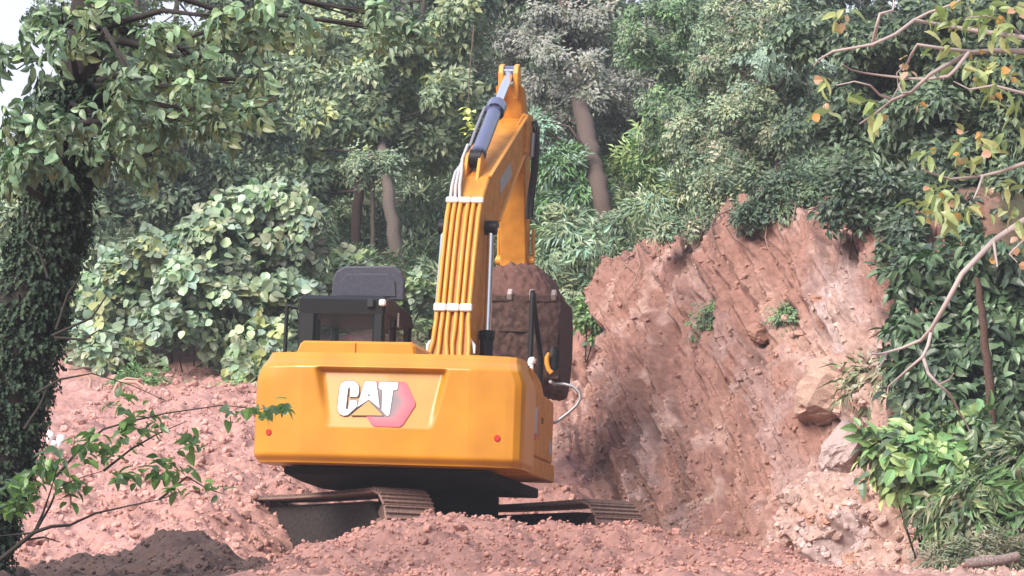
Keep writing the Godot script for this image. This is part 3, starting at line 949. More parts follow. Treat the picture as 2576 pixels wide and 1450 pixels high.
func ground_tone(x: float, y: float, d: float) -> Color:
	var c := soil_tone(x, y, d)
	var wob := 0.35 * noise2(n_mid, x * 0.7, d * 0.7) + 0.12 * noise2(n_fine, x, d)
	# darker brown earth in a ragged-edged patch left of the berm
	var dark_patch := smoothstep(-2.2, -2.45, x + 0.5 * wob + 0.04 * (d - 25.0)) * smoothstep(29.2, 28.5, d + wob) * smoothstep(-5.0, -4.75, x + 0.3 * wob + (d - 27.7) * 0.1)
	c = c.lerp(Color(0.088, 0.052, 0.046), clamp(dark_patch, 0.0, 1.0))
	# pale broken stone on the spoil slope to the left and at the foot of the cut to the right
	var pale := smoothstep(-2.5, -3.4, x) * smoothstep(28.6, 29.4, d) * smoothstep(45.0, 42.0, d)
	c = c.lerp(Color(0.60, 0.35, 0.315), pale * (0.35 + 0.5 * clamp(0.5 + noise2(n_mid, x * 0.5, d * 0.5), 0.0, 1.0)))
	pale = smoothstep(2.9, 3.5, x + 0.3 * wob) * smoothstep(36.0, 33.0, d) * smoothstep(8.0, 6.5, x)
	c = c.lerp(Color(0.60, 0.41, 0.355), pale * 0.7)
	# leaf litter under the wood
	var litter := smoothstep(43.5, 45.5, d + 1.5 * wob) if x < 1.0 else smoothstep(0.2, 1.2, behind_lip(x, d) + wob)
	litter = max(litter, smoothstep(6.0, 7.0, x + wob) * smoothstep(20.0, 25.0, d))
	litter = max(litter, smoothstep(-7.0, -9.0, x + wob) * smoothstep(10.0, 16.0, d))
	return c.lerp(Color(0.075, 0.062, 0.042).lerp(Color(0.05, 0.065, 0.03), clamp(0.5 + noise2(n_mid, x, d), 0, 1)), litter)

func land() -> void:
	var xs := spaced(-70.0, 70.0, -6.0, 6.0, 0.065, 6.0)
	var ds := spaced(-70.0, 150.0, 23.5, 44.0, 0.075, 6.0)
	var nx := xs.size()
	var nd := ds.size()
	var v := PackedVector3Array(); v.resize(nx * nd)
	var c := PackedColorArray(); c.resize(nx * nd)
	for j in nd:
		for i in nx:
			var y := ground_y(xs[i], ds[j])
			v[j * nx + i] = Vector3(xs[i], y, 33.0 - ds[j])
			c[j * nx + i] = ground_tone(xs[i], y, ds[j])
	structure(grid(v, c, nx, nd, false), "ground", M.soil)

func grid(v: PackedVector3Array, c: PackedColorArray, nx: int, ny: int, flip: bool) -> ArrayMesh:
	var n := PackedVector3Array(); n.resize(nx * ny)
	for j in ny:
		for i in nx:
			var a := v[j * nx + min(i + 1, nx - 1)] - v[j * nx + max(i - 1, 0)]
			var b := v[min(j + 1, ny - 1) * nx + i] - v[max(j - 1, 0) * nx + i]
			n[j * nx + i] = (b.cross(a) if flip else a.cross(b)).normalized()
	var idx := PackedInt32Array(); idx.resize((nx - 1) * (ny - 1) * 6)
	var votes := 0
	for j in range(5, ny - 5, 9):
		for i in range(5, nx - 5, 9):
			var p := j * nx + i
			votes += 1 if (v[p + nx + 1] - v[p]).cross(v[p + 1] - v[p]).dot(n[p]) < 0.0 else -1
	var turned := votes > 0
	var k := 0
	for j in ny - 1:
		for i in nx - 1:
			var p := j * nx + i
			var q := p + 1
			var r := p + nx + 1
			var s := p + nx
			var o := [p, q, r, p, r, s]
			if turned:
				o = [p, r, q, p, s, r]
			for e in o:
				idx[k] = e; k += 1
	var arr := []
	arr.resize(Mesh.ARRAY_MAX)
	arr[Mesh.ARRAY_VERTEX] = v; arr[Mesh.ARRAY_NORMAL] = n; arr[Mesh.ARRAY_COLOR] = c; arr[Mesh.ARRAY_INDEX] = idx
	var m := ArrayMesh.new()
	m.add_surface_from_arrays(Mesh.PRIMITIVE_TRIANGLES, arr)
	return m

func cliff() -> void:
	var cols := [
		[[1300, 1180, 40.2], [1310, 1100, 40.8], [1330, 1030, 41.6], [1360, 960, 42.5], [1395, 885, 43.6]],
		[[1430, 1280, 39.0], [1430, 1150, 39.9], [1450, 1050, 40.8], [1490, 960, 41.9], [1528, 870, 43.2]],
		[[1560, 1310, 38.0], [1560, 1150, 39.2], [1545, 1000, 40.4], [1535, 850, 41.9], [1525, 712, 43.0]],
		[[1700, 1330, 36.9], [1680, 1150, 38.0], [1660, 1000, 39.3], [1645, 820, 40.8], [1640, 655, 42.0]],
		[[1820, 1355, 36.0], [1800, 1150, 37.0], [1785, 980, 38.1], [1770, 800, 39.5], [1760, 612, 40.8]],
		[[1930, 1375, 35.1], [1920, 1160, 36.0], [1900, 970, 37.0], [1880, 760, 38.4], [1850, 560, 39.8]],
		[[2060, 1400, 34.0], [2050, 1180, 34.8], [2040, 980, 35.7], [2020, 760, 37.0], [2000, 530, 38.6]],
		[[2200, 1415, 32.8], [2180, 1200, 33.6], [2150, 1000, 34.5], [2150, 770, 35.8], [2150, 545, 37.4]],
		[[2330, 1425, 31.8], [2290, 1230, 32.6], [2240, 1050, 33.4], [2230, 800, 34.8], [2240, 560, 36.4]],
		[[2480, 1435, 30.8], [2450, 1250, 31.8], [2400, 1080, 32.8], [2380, 820, 34.3], [2380, 570, 36.0]]]
	var pts := []
	for col in cols:
		var line := []
		var b := at(col[0][0], col[0][1], col[0][2])
		line.append(b + Vector3(-0.1, -1.2, 0.7))
		for e in col:
			line.append(at(e[0], e[1], e[2]))
		var t: Vector3 = line[-1]
		line.append(t + Vector3(0.25, 0.16, -0.9))
		line.append(t + Vector3(0.6, -0.2, -2.2))
		pts.append(line)
	cliff_pts = pts
	var nu := 360
	var nv := 300
	var v := PackedVector3Array(); v.resize(nu * nv)
	var c := PackedColorArray(); c.resize(nu * nv)
	for j in nv:
		for i in nu:
			var u := float(i) / (nu - 1)
			var w := float(j) / (nv - 1)
			var p := cliff_point(u, w)
			v[j * nu + i] = p
			c[j * nu + i] = cliff_tone(u, w, p)
	structure(grid(v, c, nu, nv, false), "cut_bank", M.soil)

func cliff_base(u: float, w: float) -> Vector3:
	var m: int = cliff_pts.size()
	var t := u * (m - 1)
	var i: int = min(int(t), m - 2)
	var f := t - i
	var q: int = cliff_pts[0].size()
	var s := w * (q - 1)
	var j: int = min(int(s), q - 2)
	var g := s - j
	var r := []
	for k in [i - 1, i, i + 1, i + 2]:
		var l: Array = cliff_pts[clamp(k, 0, m - 1)]
		r.append(l[j].cubic_interpolate(l[j + 1], l[max(j - 1, 0)], l[min(j + 2, q - 1)], g))
	return r[1].cubic_interpolate(r[2], r[0], r[3], f)

func cliff_point(u: float, w: float) -> Vector3:
	var p := cliff_base(u, w)
	var e := 0.01
	var a := cliff_base(min(u + e, 1.0), w) - cliff_base(max(u - e, 0.0), w)
	var b := cliff_base(u, min(w + e, 1.0)) - cliff_base(u, max(w - e, 0.0))
	var n := a.cross(b).normalized()
	if n.z < 0.0:
		n = -n
	var run := u * 12.0
	# gullies that run down the face, lumps and broken edges
	var gul: float = 1.0 - 2.2 * absf(n_ridge.get_noise_2d(run * 0.8 + 0.3 * n_mid.get_noise_2d(p.y * 0.6, run) + p.y * 0.25, p.y * 0.20))
	var rib: float = 1.0 - 2.0 * absf(n_ridge.get_noise_2d(run * 2.4 + 0.3 * n_mid.get_noise_2d(p.y, run) + p.y * 0.6, p.y * 0.5 + 30.0))
	var rough := 0.36 * (gul - 0.55) + 0.20 * (rib - 0.5) + 0.16 * n_big.get_noise_3d(p.x * 1.8, p.y * 1.2, p.z * 1.8) + 0.15 * n_mid.get_noise_3d(p.x, p.y * 0.7, p.z) + 0.085 * n_fine.get_noise_3d(p.x * 0.8, p.y * 0.6, p.z * 0.8)
	# blocky ledges in the pale rock low on the right
	var rock := rocky(u, w)
	var cell := n_ridge.get_noise_3d(p.x * 1.3, p.y * 0.9, p.z * 1.3)
	rough += rock * (0.20 * sign(cell) * smoothstep(0.0, 0.18, abs(cell)))
	var fade := smoothstep(1.0, 0.86, w)
	return p + n * rough * (0.35 + 0.65 * fade)

func rocky(u: float, w: float) -> float:
	return smoothstep(0.60, 0.68, u + 0.05 * sin(w * 14.0)) * smoothstep(0.64, 0.52, w + 0.05 * sin(u * 31.0)) * smoothstep(0.95, 0.85, u)

func cliff_tone(u: float, w: float, p: Vector3) -> Color:
	var a := 0.5 + 0.5 * n_big.get_noise_3d(p.x * 1.4, p.y * 0.8, p.z * 1.4)
	var streak := n_ridge.get_noise_2d(u * 26.0 + 0.5 * n_mid.get_noise_2d(p.y, u * 9.0), p.y * 0.35)
	var b := n_mid.get_noise_3d(p.x * 0.8, p.y * 0.5, p.z * 0.8)
	var c := Color(0.29, 0.148, 0.115).lerp(Color(0.43, 0.24, 0.195), a)
	c = c.lerp(Color(0.15, 0.085, 0.072), smoothstep(0.1, 0.5, streak) * 0.55)
	c = c.lerp(Color(0.56, 0.38, 0.33), smoothstep(0.15, 0.45, b) * 0.7)
	# mauve weathered band through the middle
	c = c.lerp(Color(0.36, 0.25, 0.235), smoothstep(0.2, 0.5, sin(u * 19.0 + p.y * 1.3) * 0.5 + b) * 0.5 * smoothstep(0.75, 0.5, w))
	var r := rocky(u, w)
	var k := n_ridge.get_noise_3d(p.x * 1.1, p.y * 0.8, p.z * 1.1)
	var rockc := Color(0.60, 0.41, 0.345).lerp(Color(0.60, 0.47, 0.455), smoothstep(-0.1, 0.2, k)).lerp(Color(0.48, 0.25, 0.17), smoothstep(0.15, 0.4, b))
	c = c.lerp(rockc, r * 0.85)
	return c

# ---------------------------------------------------------------- loose earth and stones
func lump(sd: int, rough: float, flat_y: float) -> ArrayMesh:
	var s := SphereMesh.new()
	s.radial_segments = 9; s.rings = 6; s.radius = 1.0; s.height = 2.0
	var arr := s.get_mesh_arrays()
	var v: PackedVector3Array = arr[Mesh.ARRAY_VERTEX]
	var idx: PackedInt32Array = arr[Mesh.ARRAY_INDEX]
	var f := FastNoiseLite.new()
	f.seed = sd; f.frequency = 0.8
	var moved := PackedVector3Array()
	for p in v:
		var q := p * (1.0 + rough * f.get_noise_3dv(p * 1.2) + rough * 0.6 * f.get_noise_3dv(p * 2.7 + Vector3(9, 3, 1)))
		q.y *= flat_y
		moved.append(q)
	var sum := {}
	for k in range(0, idx.size(), 3):
		var a := moved[idx[k]]; var b := moved[idx[k + 1]]; var d := moved[idx[k + 2]]
		var fn := (d - a).cross(b - a)
		for e in [a, b, d]:
			sum[e.snapped(Vector3.ONE * 0.001)] = sum.get(e.snapped(Vector3.ONE * 0.001), Vector3.ZERO) + fn
	var g := Geo.new()
	for k in range(0, idx.size(), 3):
		var q := [moved[idx[k]], moved[idx[k + 1]], moved[idx[k + 2]]]
		var fn: Vector3 = (q[2] - q[0]).cross(q[1] - q[0])
		if fn.length_squared() < 1e-12:
			continue
		var nn := []
		for e in q:
			var m: Vector3 = sum[e.snapped(Vector3.ONE * 0.001)].normalized()
			nn.append((m * 0.35 + fn.normalized() * 0.65 * sign(fn.dot(m) + 1e-6)).normalized())
		g.tri(q[0], q[1], q[2], nn[0], nn[1], nn[2])
	return g.mesh()

func rubble() -> void:
	var kinds := [lump(3, 0.7, 0.75), lump(11, 0.9, 0.8), lump(23, 0.6, 0.6)]
	var xs := [[], [], []]
	var cs := [[], [], []]
	var put := func(p: Vector3, size: float, tone: Color) -> void:
		var k := rng.randi() % 3
		var b := Basis.from_euler(Vector3(rng.randf() * TAU, rng.randf() * TAU, rng.randf() * TAU)).scaled(Vector3(size * rng.randf_range(0.8, 1.4), size, size * rng.randf_range(0.8, 1.2)))
		xs[k].append(Transform3D(b, p)); cs[k].append(tone)
	for i in 34000:
		var x := rng.randf_range(-6.2, 6.0)
		var d := rng.randf_range(21.4, 43.0)
		if x > -2.6 and x < 3.2 and rng.randf() < 0.75:
			d = rng.randf_range(21.4, 28.2)
		var y := ground_y(x, d)
		var size := 0.008 + 0.018 * pow(rng.randf(), 2.5)
		if x < -2.4 and d > 28.5:
			size = 0.010 + 0.05 * pow(rng.randf(), 5.5)
		elif d > 29.0:
			size = 0.014 + 0.05 * pow(rng.randf(), 4.0)
		elif rng.randf() < 0.04:
			size *= 1.7
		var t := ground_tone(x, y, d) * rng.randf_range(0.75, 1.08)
		if t.r > 0.2 and rng.randf() < 0.07:
			t = t.lerp(Color(0.55, 0.36, 0.31), 0.5)
		put.call(Vector3(x, y + size * 0.25, 33.0 - d), size, t)
	for i in 7000:
		var u := rng.randf_range(0.0, 0.93)
		var w := rng.randf_range(0.10, 0.82)
		if rng.randf() < 0.3:
			w = 0.1 + 0.35 * rng.randf() * rng.randf()
		var p := cliff_point(u, w)
		var size := 0.010 + 0.04 * pow(rng.randf(), 5.0)
		if rocky(u, w) > 0.5:
			size *= 1.35
		put.call(p, size, cliff_tone(u, w, p) * rng.randf_range(0.75, 1.1))
	for k in 3:
		var o := copies("loose_rubble" if k == 0 else "loose_rubble_%03d" % k, kinds[k], M.clod, xs[k], cs[k], self)
		o.set_meta("kind", "stuff")
		tag(o, ["small reddish clods strewn over the churned earth", "broken crumbs of red earth lying on the slope and bank", "flat chips of pinkish stone among the loose earth"][k], "rubble")

func cliff_at(px: float, py: float, sunk := 0.0) -> Vector3:     # the point of the bank's face that is sighted there
	var best := 1e9
	var out := Vector3.ZERO
	var inv := Basis(Vector3.RIGHT, pitch).inverse()
	for i in 121:
		for j in 81:
			var p := cliff_base(i / 120.0, 0.1 + 0.75 * j / 80.0)
			var q := inv * (p - EYE)
			var l := Vector2(1288.0 - FOCAL * q.x / q.z - px, 725.0 + FOCAL * q.y / q.z - py).length_squared()
			if l < best:
				best = l
				out = p
	return out + Vector3(0.3, -0.2, -0.9).normalized() * sunk

func stone(where: Vector3, size: Vector3, turn: Vector3, tone: Color, sd: int, label: String, group := "") -> void:
	var big := size.length() > 0.45
	var nu := 34 if big else 16
	var nv := 22 if big else 10
	var f := FastNoiseLite.new()
	f.seed = sd; f.frequency = 0.55; f.fractal_octaves = 4
	var r := RandomNumberGenerator.new(); r.seed = sd
	var cuts := []
	for k in 11:
		cuts.append([Vector3(r.randfn(), r.randfn(), r.randfn()).normalized(), r.randf_range(0.55, 0.9)])
	var rows := []
	for i in nv + 1:
		var line := PackedVector3Array()
		var th := PI * i / nv
		for j in nu:
			var ph := TAU * j / nu
			var p := Vector3(sin(th) * cos(ph), cos(th), sin(th) * sin(ph))
			var q := p * (1.0 + 0.35 * f.get_noise_3dv(p * 1.3))
			for c in cuts:
				var over: float = q.dot(c[0]) - c[1]
				if over > 0.0:
					q -= c[0] * over * 0.85
			q *= 1.0 + 0.16 * f.get_noise_3dv(p * 4.0 + Vector3(5, 2, 8)) + 0.07 * f.get_noise_3dv(p * 10.0)
			line.append(q * size)
		rows.append(line)
	var g := Geo.new()
	for i in nv:
		for j in nu:
			var k := (j + 1) % nu
			var a: Vector3 = rows[i][j]; var b: Vector3 = rows[i][k]; var c: Vector3 = rows[i + 1][k]; var d: Vector3 = rows[i + 1][j]
			g.col = tone * (1.0 + 0.14 * f.get_noise_3dv(a / size * 3.0))
			g.flat(a, b, c, a + b + c); g.flat(a, c, d, a + c + d)
	var o := top(g, "stone", M.stone, where, label, "stone", group)
	o.basis = Basis.from_euler(turn)

func stones() -> void:
	var pink := Color(0.47, 0.275, 0.23)
	var named := [
		[on_ground(-0.83, 28.3, 0.10), Vector3(0.17, 0.16, 0.16), pink, "large rounded tan boulder on the berm crest beside the tracks"],
		[cliff_at(1778, 1275, 0.0), Vector3(0.20, 0.12, 0.16), Color(0.56, 0.40, 0.33), "flat pale stone lying at the foot of the cut bank"],
		[cliff_at(1915, 830, 0.05), Vector3(0.36, 0.17, 0.2), Color(0.45, 0.25, 0.19), "tilted brown slab of rock sticking out of the cut bank"],
		[cliff_at(2080, 985, 0.25), Vector3(0.66, 0.50, 0.5), Color(0.60, 0.41, 0.33), "big orange-tan boulder bedded in the pale rock face"],
		[cliff_at(2120, 1120, 0.12), Vector3(0.26, 0.62, 0.34), Color(0.62, 0.49, 0.47), "upright pinkish white rock rib on the pale rock face"],
		[cliff_at(2050, 1330, 0.05), Vector3(0.26, 0.22, 0.22), Color(0.50, 0.34, 0.30), "blocky pink stone at the foot of the pale rock face"],
		[at(2335, 1440, 30.2), Vector3(0.28, 0.12, 0.2), Color(0.52, 0.32, 0.27), "broad flat pink slab among the stones right of the berm"],
		[at(2262, 1352, 31.4), Vector3(0.15, 0.06, 0.08), Color(0.56, 0.36, 0.29), "long narrow tan stone lying below the leafy bushes"]]
	var k := 0
	for s in named:
		stone(s[0], s[1], Vector3(0.2 * k, 0.7 * k, 0.25), s[2], 100 + k, s[3])
		k += 1
	for i in 60:
		var x := rng.randf_range(-6.0, -2.9)
		var d := rng.randf_range(29.2, 41.5)
		var r := rng.randf_range(0.04, 0.09)
		stone(on_ground(x, d, r * 0.3), Vector3(r * rng.randf_range(1.0, 1.7), r * 0.75, r), Vector3(rng.randf_range(-0.4, 0.4), rng.randf() * TAU, rng.randf_range(-0.4, 0.4)), soil_tone(x, 0, d).lerp(pink * rng.randf_range(0.8, 1.25), 0.7), 200 + i, "angular pinkish stone lying on the spoil slope beside the ivy-clad trunk", "stones on the spoil slope")
	for i in 80:
		var u := rng.randf_range(0.60, 0.93)
		var w := rng.randf_range(0.11, 0.25)
		var p := cliff_point(u, w)
		var r := rng.randf_range(0.04, 0.10)
		stone(p, Vector3(r * rng.randf_range(1.0, 1.6), r * 0.8, r), Vector3(rng.randf_range(-0.6, 0.6), rng.randf() * TAU, rng.randf_range(-0.6, 0.6)), Color(0.58, 0.40, 0.35) * rng.randf_range(0.85, 1.12), 300 + i, "broken pale pink stone heaped at the foot of the rock face", "stones at the foot of the rock face")
	for i in 12:
		var x := rng.randf_range(-1.8, 2.6)
		var d := rng.randf_range(24.2, 27.4)
		var r := rng.randf_range(0.04, 0.075)
		stone(on_ground(x, d, r * 0.2), Vector3(r * 1.4, r * 0.8, r), Vector3(0, rng.randf() * TAU, 0.3), soil_tone(x, 0, d) * rng.randf_range(0.85, 1.2), 400 + i, "small reddish stone half buried in the berm of loose earth", "stones in the berm")

# ---------------------------------------------------------------- leaves
# a leaf along +z from its stalk, face up, folded along the midrib and drooping; width w for length 1
func leaf(g: Geo, x: Transform3D, w: float, droop: float, fine: bool, tone: Color) -> void:
	g.col = tone
	var up := x.basis.y.normalized()
	var ks := [0.0, 0.22, 0.5, 0.78, 1.0] if fine else [0.0, 0.42, 1.0]
	var ws := [0.0, 0.82, 1.0, 0.62, 0.0] if fine else [0.0, 1.0, 0.0]
	for i in ks.size() - 1:
		var za: float = ks[i]; var zb: float = ks[i + 1]
		var ya := -droop * za * za; var yb := -droop * zb * zb
		for s in [-1.0, 1.0]:
			var a := x * Vector3(0, ya, za)
			var b := x * Vector3(0, yb, zb)
			var c := x * Vector3(s * ws[i + 1] * w * 0.5, yb + 0.10 * ws[i + 1], zb)
			var d := x * Vector3(s * ws[i] * w * 0.5, ya + 0.10 * ws[i], za)
			if ws[i + 1] > 0.0:
				g.flat(a, b, c, up)
			if ws[i] > 0.0:
				g.flat(a, c if ws[i + 1] > 0.0 else b, d, up)

func spray(sd: int, n: int, w: float, len: float, droop: float, fine := false, tip := 0.35) -> ArrayMesh:
	var r := RandomNumberGenerator.new()
	r.seed = sd
	var g := Geo.new()
	for i in n:
		var t := (i + 0.5) / n
		var side := -1.0 if i % 2 == 0 else 1.0
		var p := Vector3(side * 0.05 + r.randfn() * 0.10, -0.25 * t * t + r.randfn() * 0.09, t * 0.85 + r.randfn() * 0.05)
		var yaw := side * r.randf_range(0.5, 1.25) * (1.0 - tip * t) + r.randfn() * 0.2
		var b := Basis(Vector3.UP, yaw) * Basis(Vector3.RIGHT, r.randf_range(-0.15, 0.75)) * Basis(Vector3.BACK, r.randfn() * 0.45)
		var s := len * r.randf_range(0.65, 1.2)
		var k := r.randf_range(0.72, 1.15)
		leaf(g, Transform3D(b.scaled(Vector3.ONE * s), p), w, droop, fine, Color(k * r.randf_range(0.92, 1.1), k, k * r.randf_range(0.85, 1.05)))
	return g.mesh()

func make_sprays() -> void:
	M["broad"] = spray(1, 11, 0.62, 0.36, 0.25)
	M["round"] = spray(2, 9, 0.92, 0.36, 0.18, true)
	M["small"] = spray(3, 18, 0.50, 0.25, 0.2)
	M["lance"] = spray(4, 12, 0.26, 0.55, 0.5)
	M["pointed"] = spray(5, 9, 0.50, 0.42, 0.35, true)
	M["fern"] = spray(6, 22, 0.28, 0.34, 0.15)
	M["ivy"] = spray(7, 12, 0.85, 0.30, 0.15)
	var g := Geo.new()
	leaf(g, Transform3D(), 0.62, 0.3, true, Color.WHITE)
	M["leaf_pointed"] = g.mesh()
	g = Geo.new()
	leaf(g, Transform3D(), 0.92, 0.2, true, Color.WHITE)
	M["leaf_round"] = g.mesh()
	g = Geo.new()
	leaf(g, Transform3D(), 0.42, 0.35, true, Color.WHITE)
	M["leaf_narrow"] = g.mesh()

func tint(tones: Array, r: RandomNumberGenerator) -> Color:
	var c: Color = tones[r.randi() % tones.size()]
	var k := r.randf_range(0.75, 1.25) * 1.65
	return Color(c.r * k * 0.94, c.g * k, c.b * k * 1.08)

func aim(dir: Vector3, r: RandomNumberGenerator, size: float) -> Basis:
	var z := dir.normalized()
	var up := (Vector3.UP + Vector3(r.randfn(), r.randfn(), r.randfn()) * 0.35).normalized()
	var x := up.cross(z)
	if x.length() < 0.05:
		x = Vector3.RIGHT
	x = x.normalized()
	return Basis(x, z.cross(x), z).scaled(Vector3.ONE * size)

# leaves turn their faces outward and to the open sky over the diggings
func spread(out: Vector3, dir: Vector3, r: RandomNumberGenerator, size: float) -> Basis:
	var n := (out * 0.55 + Vector3(-0.12, 0.55, 0.42) + Vector3(r.randfn(), r.randfn(), r.randfn()) * 0.30).normalized()
	var z := dir - n * dir.dot(n)
	if z.length() < 0.05:
		z = n.cross(Vector3.RIGHT)
	z = z.normalized()
	return Basis(n.cross(z), n, z).scaled(Vector3.ONE * size)

# sprays through the shell of a set of lobes; each lobe: [centre, radii, how many]
func foliage(lobes: Array, size: float, tones: Array, r: RandomNumberGenerator, origin: Vector3, hang := 0.0) -> Array:
	var xs := []
	var cs := []
	for l in lobes:
		var rad: Vector3 = l[1]
		# clumps inside the lobe
		var clumps := []
		for k in max(4, int(l[2] / 26)):
			var dir := Vector3(r.randfn(), r.randfn() * 0.9 + 0.25, r.randfn() + 0.25).normalized()
			clumps.append([dir * pow(r.randf(), 0.30), r.randf_range(0.8, 1.2)])
		for k in int(l[2]):
			var c = clumps[r.randi() % clumps.size()]
			var q: Vector3 = c[0] + Vector3(r.randfn(), r.randfn() * 0.7, r.randfn()) * 0.17
			var dir := (q * 0.8 + Vector3(r.randfn(), r.randfn(), r.randfn()) * 0.45 + Vector3(0, 0.1 - hang, 0.1)).normalized()
			xs.append(Transform3D(spread(q, dir, r, size * r.randf_range(0.7, 1.25)), l[0] + q * rad - origin))
			var t := tint(l[3] if l.size() > 3 else tones, r)
			cs.append(Color(t.r * c[1], t.g * c[1], t.b * c[1]))
	return [xs, cs]

func single_leaves(n: int, lobes: Array, mesh: Mesh, size: float, tones: Array, r: RandomNumberGenerator, node: Node3D, m: Material) -> void:
	var shades := []
	for k in 6:
		var v: StandardMaterial3D = m.duplicate()
		v.vertex_color_use_as_albedo = false
		var t := tint(tones, r)
		v.albedo_color = t.linear_to_srgb()
		shades.append(v)
	for k in n:
		var l = lobes[r.randi() % lobes.size()]
		var dir := Vector3(r.randfn(), r.randfn() * 0.8 + 0.3, abs(r.randfn()) * 0.9 + 0.4).normalized()
		var p: Vector3 = l[0] + dir * l[1] * r.randf_range(0.95, 1.08) - node.position
		var o := part(mesh, "leaf", shades[r.randi() % 6], node, Transform3D(spread(dir, Vector3(r.randfn(), r.randfn() - 0.6, r.randfn()), r, size * r.randf_range(0.75, 1.3)), p))
		o.basis = o.basis * Basis(Vector3.BACK, r.randfn() * 0.5)

func trunk_geo(path: Array, origin: Vector3, tone: Color, sides := 12) -> Geo:
	var g := Geo.new()
	g.col = tone
	var p := []
	var rr := []
	for i in path.size():
		p.append(path[i][0] - origin); rr.append(path[i][1])
	# extra rings for a slightly crooked bole
	var q := []
	var qr := []
	for i in p.size() - 1:
		for k in 5:
			var t := k / 5.0
			var a: Vector3 = p[max(i - 1, 0)]; var b: Vector3 = p[i]; var c: Vector3 = p[i + 1]; var d: Vector3 = p[min(i + 2, p.size() - 1)]
			q.append(b.cubic_interpolate(c, a, d, t) + Vector3(n_mid.get_noise_2d(i * 3.0 + t * 3.0, origin.x * 7.0), 0, n_mid.get_noise_2d(i * 3.0 + t * 3.0, origin.x * 9.0 + 40.0)) * rr[i] * 0.35)
			qr.append(lerp(float(rr[i]), float(rr[i + 1]), t) * (1.0 + 0.12 * n_fine.get_noise_2d(i * 2.0 + t * 2.0, origin.z)))
	q.append(p[-1]); qr.append(rr[-1])
	g.tube(q, qr, sides, true)
	return g

func tree(called: String, label: String, path: Array, lobes: Array, kind: String, size: float, tones: Array, bark: Color, sd: int, group := "trees on the hillside", m: Material = null, hang := 0.0) -> Node3D:
	var r := RandomNumberGenerator.new()
	r.seed = sd
	var base: Vector3 = path[0][0]
	var node := thing(called, base, label, "tree", group)
	part(trunk_geo(path, base, bark), "trunk", M.bark, node)
	var g := Geo.new()
	g.col = bark
	for l in lobes:
		var best: Vector3 = path[-1][0]
		var rad := 0.03
		for i in range(1, path.size()):
			if path[i][0].distance_to(l[0]) < best.distance_to(l[0]) and path[i][0].y < l[0].y + 0.5:
				best = path[i][0]; rad = min(path[i][1] * 0.5, 0.035)
		var a: Vector3 = best - base
		var b: Vector3 = l[0] - base
		var c := a.lerp(b, 0.5) + Vector3(r.randfn(), r.randfn() + 0.8, r.randfn()) * 0.08 * a.distance_to(b)
		g.tube([a, a.lerp(c, 0.55), c, c.lerp(b, 0.6), b], [rad, rad * 0.85, rad * 0.65, rad * 0.45, 0.012], 6, false)
		for k in 4:
			var e: Vector3 = b + Vector3(r.randfn(), r.randfn(), r.randfn()).normalized() * l[1] * 0.8
			g.tube([c.lerp(b, 0.3 + 0.15 * k), c.lerp(b, 0.6).lerp(e, 0.5), e], [rad * 0.35, rad * 0.2, 0.006], 5, false)
	part(g, "branches", M.bark, node)
	var f := foliage(lobes, size, tones, r, base, hang)
	copies("crown", M[kind], m if m else M.soft_leaf, f[0], f[1], node).set_meta("kind", "stuff")
	return node

func shrub(called: String, label: String, base: Vector3, lobes: Array, kind: String, size: float, tones: Array, sd: int, group := "shrubs", stems := 5, m: Material = null) -> Node3D:
	var r := RandomNumberGenerator.new()
	r.seed = sd
	var node := thing(called, base, label, "shrub", group)
	var g := Geo.new()
	g.col = Color(0.09, 0.065, 0.05)
	for l in lobes:
		var b: Vector3 = l[0] - base
		for k in max(1, stems / lobes.size()):
			var e: Vector3 = b + Vector3(r.randfn(), r.randfn() + 0.5, r.randfn()) * l[1] * 0.4
			var s := Vector3(r.randfn() * 0.12 + b.x * 0.55, -0.15, r.randfn() * 0.12 + b.z * 0.55)
			s.y = ground_y(base.x + s.x, 33.0 - base.z - s.z) - base.y - 0.1
			g.tube([s, s.lerp(e, 0.5) + Vector3(r.randfn(), 0, r.randfn()) * 0.06, e], [0.016, 0.012, 0.005], 6, false)
	part(g, "stems", M.bark, node)
	var f := foliage(lobes, size, tones, r, base)
	copies("foliage", M[kind], m if m else M.soft_leaf, f[0], f[1], node).set_meta("kind", "stuff")
	return node

func lobe(px: float, py: float, d: float, rx: float, ry: float, rz: float, n: float, tones = null) -> Array:
	var k := d / FOCAL
	var out := [at(px, py, d), Vector3(rx * k, ry * k, rz), n]
	if tones != null:
		out.append(tones)
	return out

func bole(list: Array) -> Array:       # [px, py, d, radius]; the first foot is set down on the ground
	var out := []
	for e in list:
		out.append([at(e[0], e[1], e[2]), e[3]])
	var p: Vector3 = out[0][0]
	var y := ground_y(p.x, 33.0 - p.z)
	if p.y > y - 0.1:
		out.push_front([Vector3(p.x, y - 0.15, p.z), out[0][1] * 1.15])
	return out

# ---------------------------------------------------------------- what grows here
var PALE := [Color(0.165, 0.215, 0.135), Color(0.20, 0.245, 0.145), Color(0.135, 0.18, 0.115), Color(0.24, 0.265, 0.165)]
var MIDG := [Color(0.085, 0.125, 0.075), Color(0.115, 0.155, 0.085), Color(0.07, 0.105, 0.062)]
var DEEP := [Color(0.04, 0.062, 0.042), Color(0.05, 0.078, 0.048), Color(0.065, 0.092, 0.055)]
var GREYG := [Color(0.17, 0.175, 0.14), Color(0.21, 0.20, 0.17), Color(0.13, 0.14, 0.11), Color(0.24, 0.215, 0.19)]
var LIME := [Color(0.22, 0.28, 0.11), Color(0.18, 0.24, 0.10), Color(0.27, 0.29, 0.12)]
var FRESH := [Color(0.11, 0.20, 0.075), Color(0.14, 0.23, 0.09), Color(0.09, 0.16, 0.065)]
var MINT := [Color(0.19, 0.28, 0.20), Color(0.23, 0.31, 0.23)]
